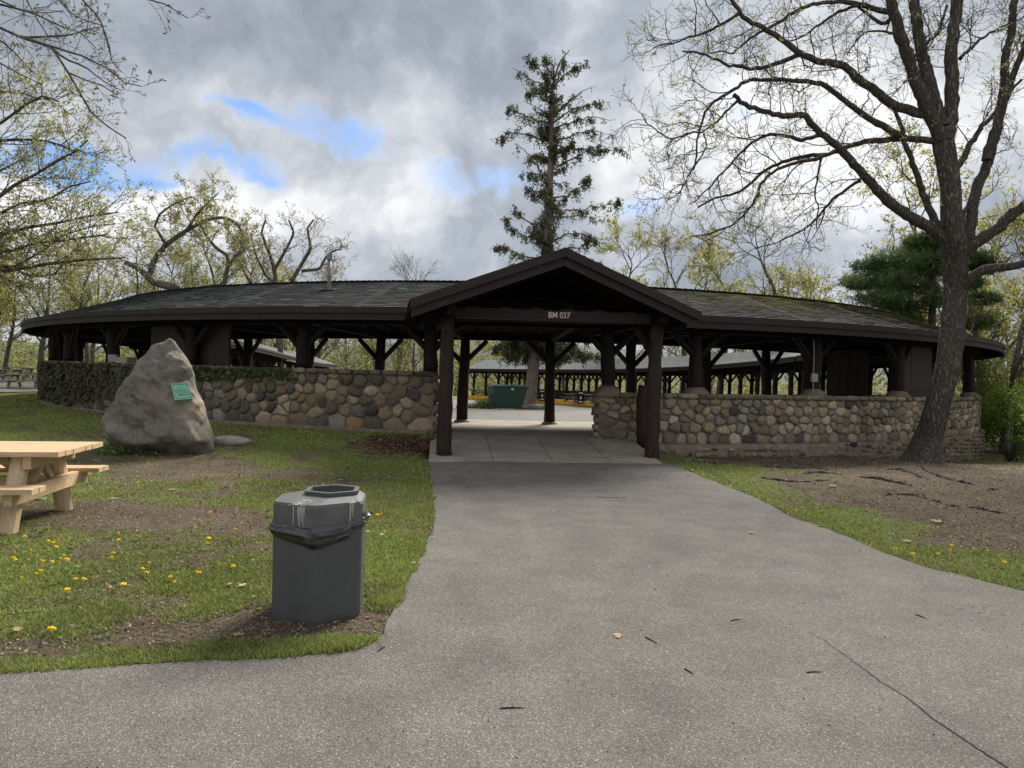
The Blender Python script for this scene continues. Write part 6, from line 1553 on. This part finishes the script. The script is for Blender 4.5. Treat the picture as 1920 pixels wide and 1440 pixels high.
# --- ivy on the left wall
rs = np.random.RandomState(33); n = 26000
a = rs.uniform(-60, -8, n); t = rs.rand(n)
nz1_ = fbm(a*.35, t*1.5, 1.6, 1, 4); nz2_ = fbm(a*.16, t*0, 1.6, 2, 3)
full = ss(-29, -35, a); edge_ = .80-.70*full-.34*(nz2_-.42)*(1-full)+.0*a; band = 1-ss(-17, -13.0, a)*.95
dens = np.where(t > edge_, 1., 0.)*np.clip(.25+2.6*(nz1_-.33), 0, 1)*np.where(full > .5, .55+.35*t, .8)*band
keep = rs.rand(n) < dens; a, t = a[keep], t[keep]
zb = np.interp(a, [-60, -30, -10, -5], [.43, .37, .29, .30])-.02; ztp = np.array([wz(q) for q in a])+.05; z = zb+(ztp-zb)*t
outd = RW+.02+.09*rs.rand(len(a))*(1+.6*full[keep]); ar = np.radians(a); inw = (t > .955); outd = np.where(inw, RW-.45*rs.rand(len(a)), outd)
B = np.stack([CX+outd*np.sin(ar), CY-outd*np.cos(ar), z], 1)
# leaves face outwards
N_ = np.stack([np.sin(ar), -np.cos(ar), .35+0*ar], 1)+rs.randn(len(a), 3)*.45; N_[inw] = (0, 0, 1); N_ /= np.linalg.norm(N_, axis=1)[:, None]
dn = np.array([0, 0, -1.])+rs.randn(len(a), 3)*.5; dn -= N_*(dn*N_).sum(1)[:, None]; dn /= np.linalg.norm(dn, axis=1)[:, None]; sd = np.cross(N_, dn)
s = (.085*rs.uniform(.6, 1.25, len(a)))[:, None]
V = np.stack([B, B+dn*s*.35+sd*s*.5, B+dn*s, B+dn*s*.35-sd*s*.5], 1).reshape(-1, 3); F = np.arange(len(V)).reshape(-1, 4)
cg = np.array([(.055, .085, .028), (.085, .115, .035), (.045, .06, .022)]); cb = np.array([(.085, .062, .04), (.065, .05, .035), (.10, .07, .05)])
brown = rs.rand(len(a)) < np.where(full[keep] > .5, .62, .12); k_ = rs.randint(0, 3, len(a)); C = np.where(brown[:, None], cb[k_], cg[k_])*rs.uniform(.7, 1.3, (len(a), 1))
tag(link('ivy', mk_mesh('ivy', V, F, np.repeat(C, 4, 0)), M['ivy']), kind='stuff')

# --- grass, clover, litter
def scatter(n, x0, x1, y0, y1, seed, pw=1.6):
    rs = np.random.RandomState(seed); u = rs.rand(n); e = 1-pw; y = (y0**e+u*(y1**e-y0**e))**(1/e); x = rs.uniform(x0, x1, n)*y; return x, y, rs
def ter(x, y):
    on = on_asphalt(x, y); d = np.minimum(seg_dist(x, y, LE, 3), seg_dist(x, y, RE, 3)); e = ss(0, .5, d)
    return gz(x, y)+e*(.0+.03*(fbm(x, y, 1.1, 1, 4)-.5)+.014*(vnoise(x, y, 7., 2)-.5)), on, d
def grass(n, x0, x1, y0, y1, seed, hmul=1., name='grass'):
    x, y, rs = scatter(n, x0, x1, y0, y1, seed); z, on, d = ter(x, y); c = cover(x, y); r = np.hypot(x-CX, y-CY)
    sl = (r < 22.6) & (np.abs(np.degrees(np.arctan2(x, CY-y))-1.5) < 6.3)
    keep = (rs.rand(n) < np.clip(c*1.5-.25, .02, 1)**1.4) & (~on) & (r > RW+.16) & (~sl); keep &= ~((np.abs(x-bc[0]) < .3) & (np.abs(y-bc[1]) < .29))
    x, y, z, c, d = x[keep], y[keep], z[keep], c[keep], d[keep]; n = len(x)
    tuft = fbm(x, y, 2.6, 3, 3); lush = np.exp(-((x+1.0)/1.1)**2-((y-4.6)/1.2)**2)*.5+.9*np.exp(-(d/.35)**2)*.4
    h = (.010+.022*rs.rand(n)+.035*np.clip(tuft-.5, 0, 1)+.028*lush)*hmul*(.55+.6*c); w = (.0020+.00075*y)*rs.uniform(.7, 1.3, n)
    th = rs.rand(n)*6.283; lean = rs.randn(n, 2)*.55; b_ = np.stack([x, y, z-.004], 1); sx = np.stack([np.cos(th)*w, np.sin(th)*w, 0*w], 1)
    tip = b_+np.stack([lean[:, 0]*h, lean[:, 1]*h, h], 1); V = np.stack([b_-sx, b_+sx, tip], 1).reshape(-1, 3); F = np.arange(3*n).reshape(n, 3)
    dry = np.clip((1-c)*1.1+(fbm(x, y, 1.2, 2, 3)-.55)*1.5, 0, .85); isdry = rs.rand(n) < dry*.75+.14
    g1 = np.array([(.21, .265, .065), (.26, .315, .08), (.16, .215, .055), (.34, .36, .11)]); g2 = np.array([(.21, .18, .10), (.16, .13, .07), (.27, .23, .14), (.13, .13, .06)])
    k_ = rs.randint(0, 4, n); C = np.where(isdry[:, None], g2[k_], g1[k_])*rs.uniform(.7, 1.25, (n, 1))*(.8+.5*fbm(x, y, .9, 0, 3))[:, None]
    tag(link(name, mk_mesh(name, V, F, np.repeat(C, 3, 0)), M['grass']), kind='stuff')
grass(330000, -.80, .02, 3.55, 8.5, 41); grass(210000, -.86, -.06, 8.0, 21, 42, 1.1); grass(170000, .24, 1.15, 4.4, 17, 43, 1.1); grass(60000, -.95, -.55, 18, 60, 44, 1.6)
def litter(n, x0, x1, y0, y1, seed, size, cols, dens, name):
    x, y, rs = scatter(n, x0, x1, y0, y1, seed); z, on, d = ter(x, y); c = cover(x, y); r = np.hypot(x-CX, y-CY); sl = (r < 22.6) & (np.abs(np.degrees(np.arctan2(x, CY-y))-1.5) < 6.2)
    keep = (rs.rand(n) < dens(x, y, c)) & (~on) & (r > RW+.14) & (~sl); x, y, z = x[keep], y[keep], z[keep]; n = len(x)
    B = np.stack([x, y, z+.006], 1); s = size(y)*rs.uniform(.5, 1.5, n); a = rs.randn(n, 3); a[:, 2] *= .3; a /= np.linalg.norm(a, axis=1)[:, None]; b_ = np.cross(a, rs.randn(n, 3)*.35+(0, 0, 1)); b_ /= np.linalg.norm(b_, axis=1)[:, None]
    V = np.stack([B-a*s[:, None]*.5, B+b_*s[:, None]*.3, B+a*s[:, None]*.5+(0, 0, .004), B-b_*s[:, None]*.3], 1).reshape(-1, 3); cols = np.array(cols)
    C = cols[rs.randint(0, len(cols), n)]*rs.uniform(.7, 1.25, (n, 1)); tag(link(name, mk_mesh(name, V, np.arange(4*n).reshape(n, 4), np.repeat(C, 4, 0)), M['litter']), kind='stuff')
tan = [(.24, .19, .135), (.18, .135, .09), (.11, .08, .055), (.34, .28, .21), (.08, .06, .045)]
litter(26000, -.80, -.02, 3.6, 20, 51, lambda y: .012+.0022*y[:0].sum()+.0, tan, lambda x, y, c: .15+.8*(1-c), 'leaf_litter') if False else None
litter(26000, -.80, -.02, 3.6, 20, 51, lambda y: .011+.0016*y, tan, lambda x, y, c: .12+.85*(1-c), 'leaf_litter')
litter(34000, .16, .95, 5.2, 20, 52, lambda y: .012+.0016*y, tan, lambda x, y, c: .10+.9*(1-c), 'leaf_litter')
lp = G(755, 830)
litter(30000, -.24, -.08, 12.5, 17, 53, lambda y: .07, [(.13, .06, .035), (.17, .09, .055), (.09, .05, .035), (.24, .17, .12)], lambda x, y, c: .95*np.exp(-(((x-lp[0])/.60)**2+((y-lp[1])/.75)**2)*1.4), 'leaf_pile')
# broadleaf weeds and clover in the turf
x, y, rs = scatter(9000, -.8, .75, 3.6, 15, 61); z, on, d = ter(x, y); c = cover(x, y); k_ = (~on) & (rs.rand(9000) < c*.5) & (np.hypot(x-CX, y-CY) > RW+1)
k_ &= ~((np.degrees(np.arctan2(x, CY-y)) > -4.7) & (np.degrees(np.arctan2(x, CY-y)) < 8) & (np.hypot(x-CX, y-CY) < 22.6))
B = np.repeat(np.stack([x, y, z+.012], 1)[k_], 4, 0)+rs.randn(k_.sum()*4, 3)*np.array([.012, .012, .003]); Lv = leafmesh(B, rs, .036, palette([(.10, .17, .04), (.14, .21, .05), (.19, .25, .07)]), 0, .6, .7)
tag(link('clover', mk_mesh('clover', *Lv), M['grass']), kind='stuff')

# grit and crumbs on the drive
x, y, rs = scatter(500, -.75, .9, 2.6, 14, 81); k_ = on_asphalt(x, y); x, y = x[k_], y[k_]; n = len(x); s = rs.uniform(.002, .005, n)*(1+.15*y)
tet = np.array([(1, 0, 0), (-.5, .87, 0), (-.5, -.87, 0), (0, 0, 1.1)]); V = (np.stack([x, y, np.full(n, .012)], 1)[:, None, :]+tet[None]*s[:, None, None]).reshape(-1, 3)
F = (np.arange(n)[:, None, None]*4+np.array([[0, 1, 3], [1, 2, 3], [2, 0, 3]])[None]).reshape(-1, 3); cc = np.array([(.42, .40, .36), (.10, .08, .06), (.30, .28, .25), (.06, .05, .045)])[rs.randint(0, 4, n)]
tag(link('grit', mk_mesh('grit', V, F, np.repeat(cc, 4, 0)), M['stone']), kind='stuff')
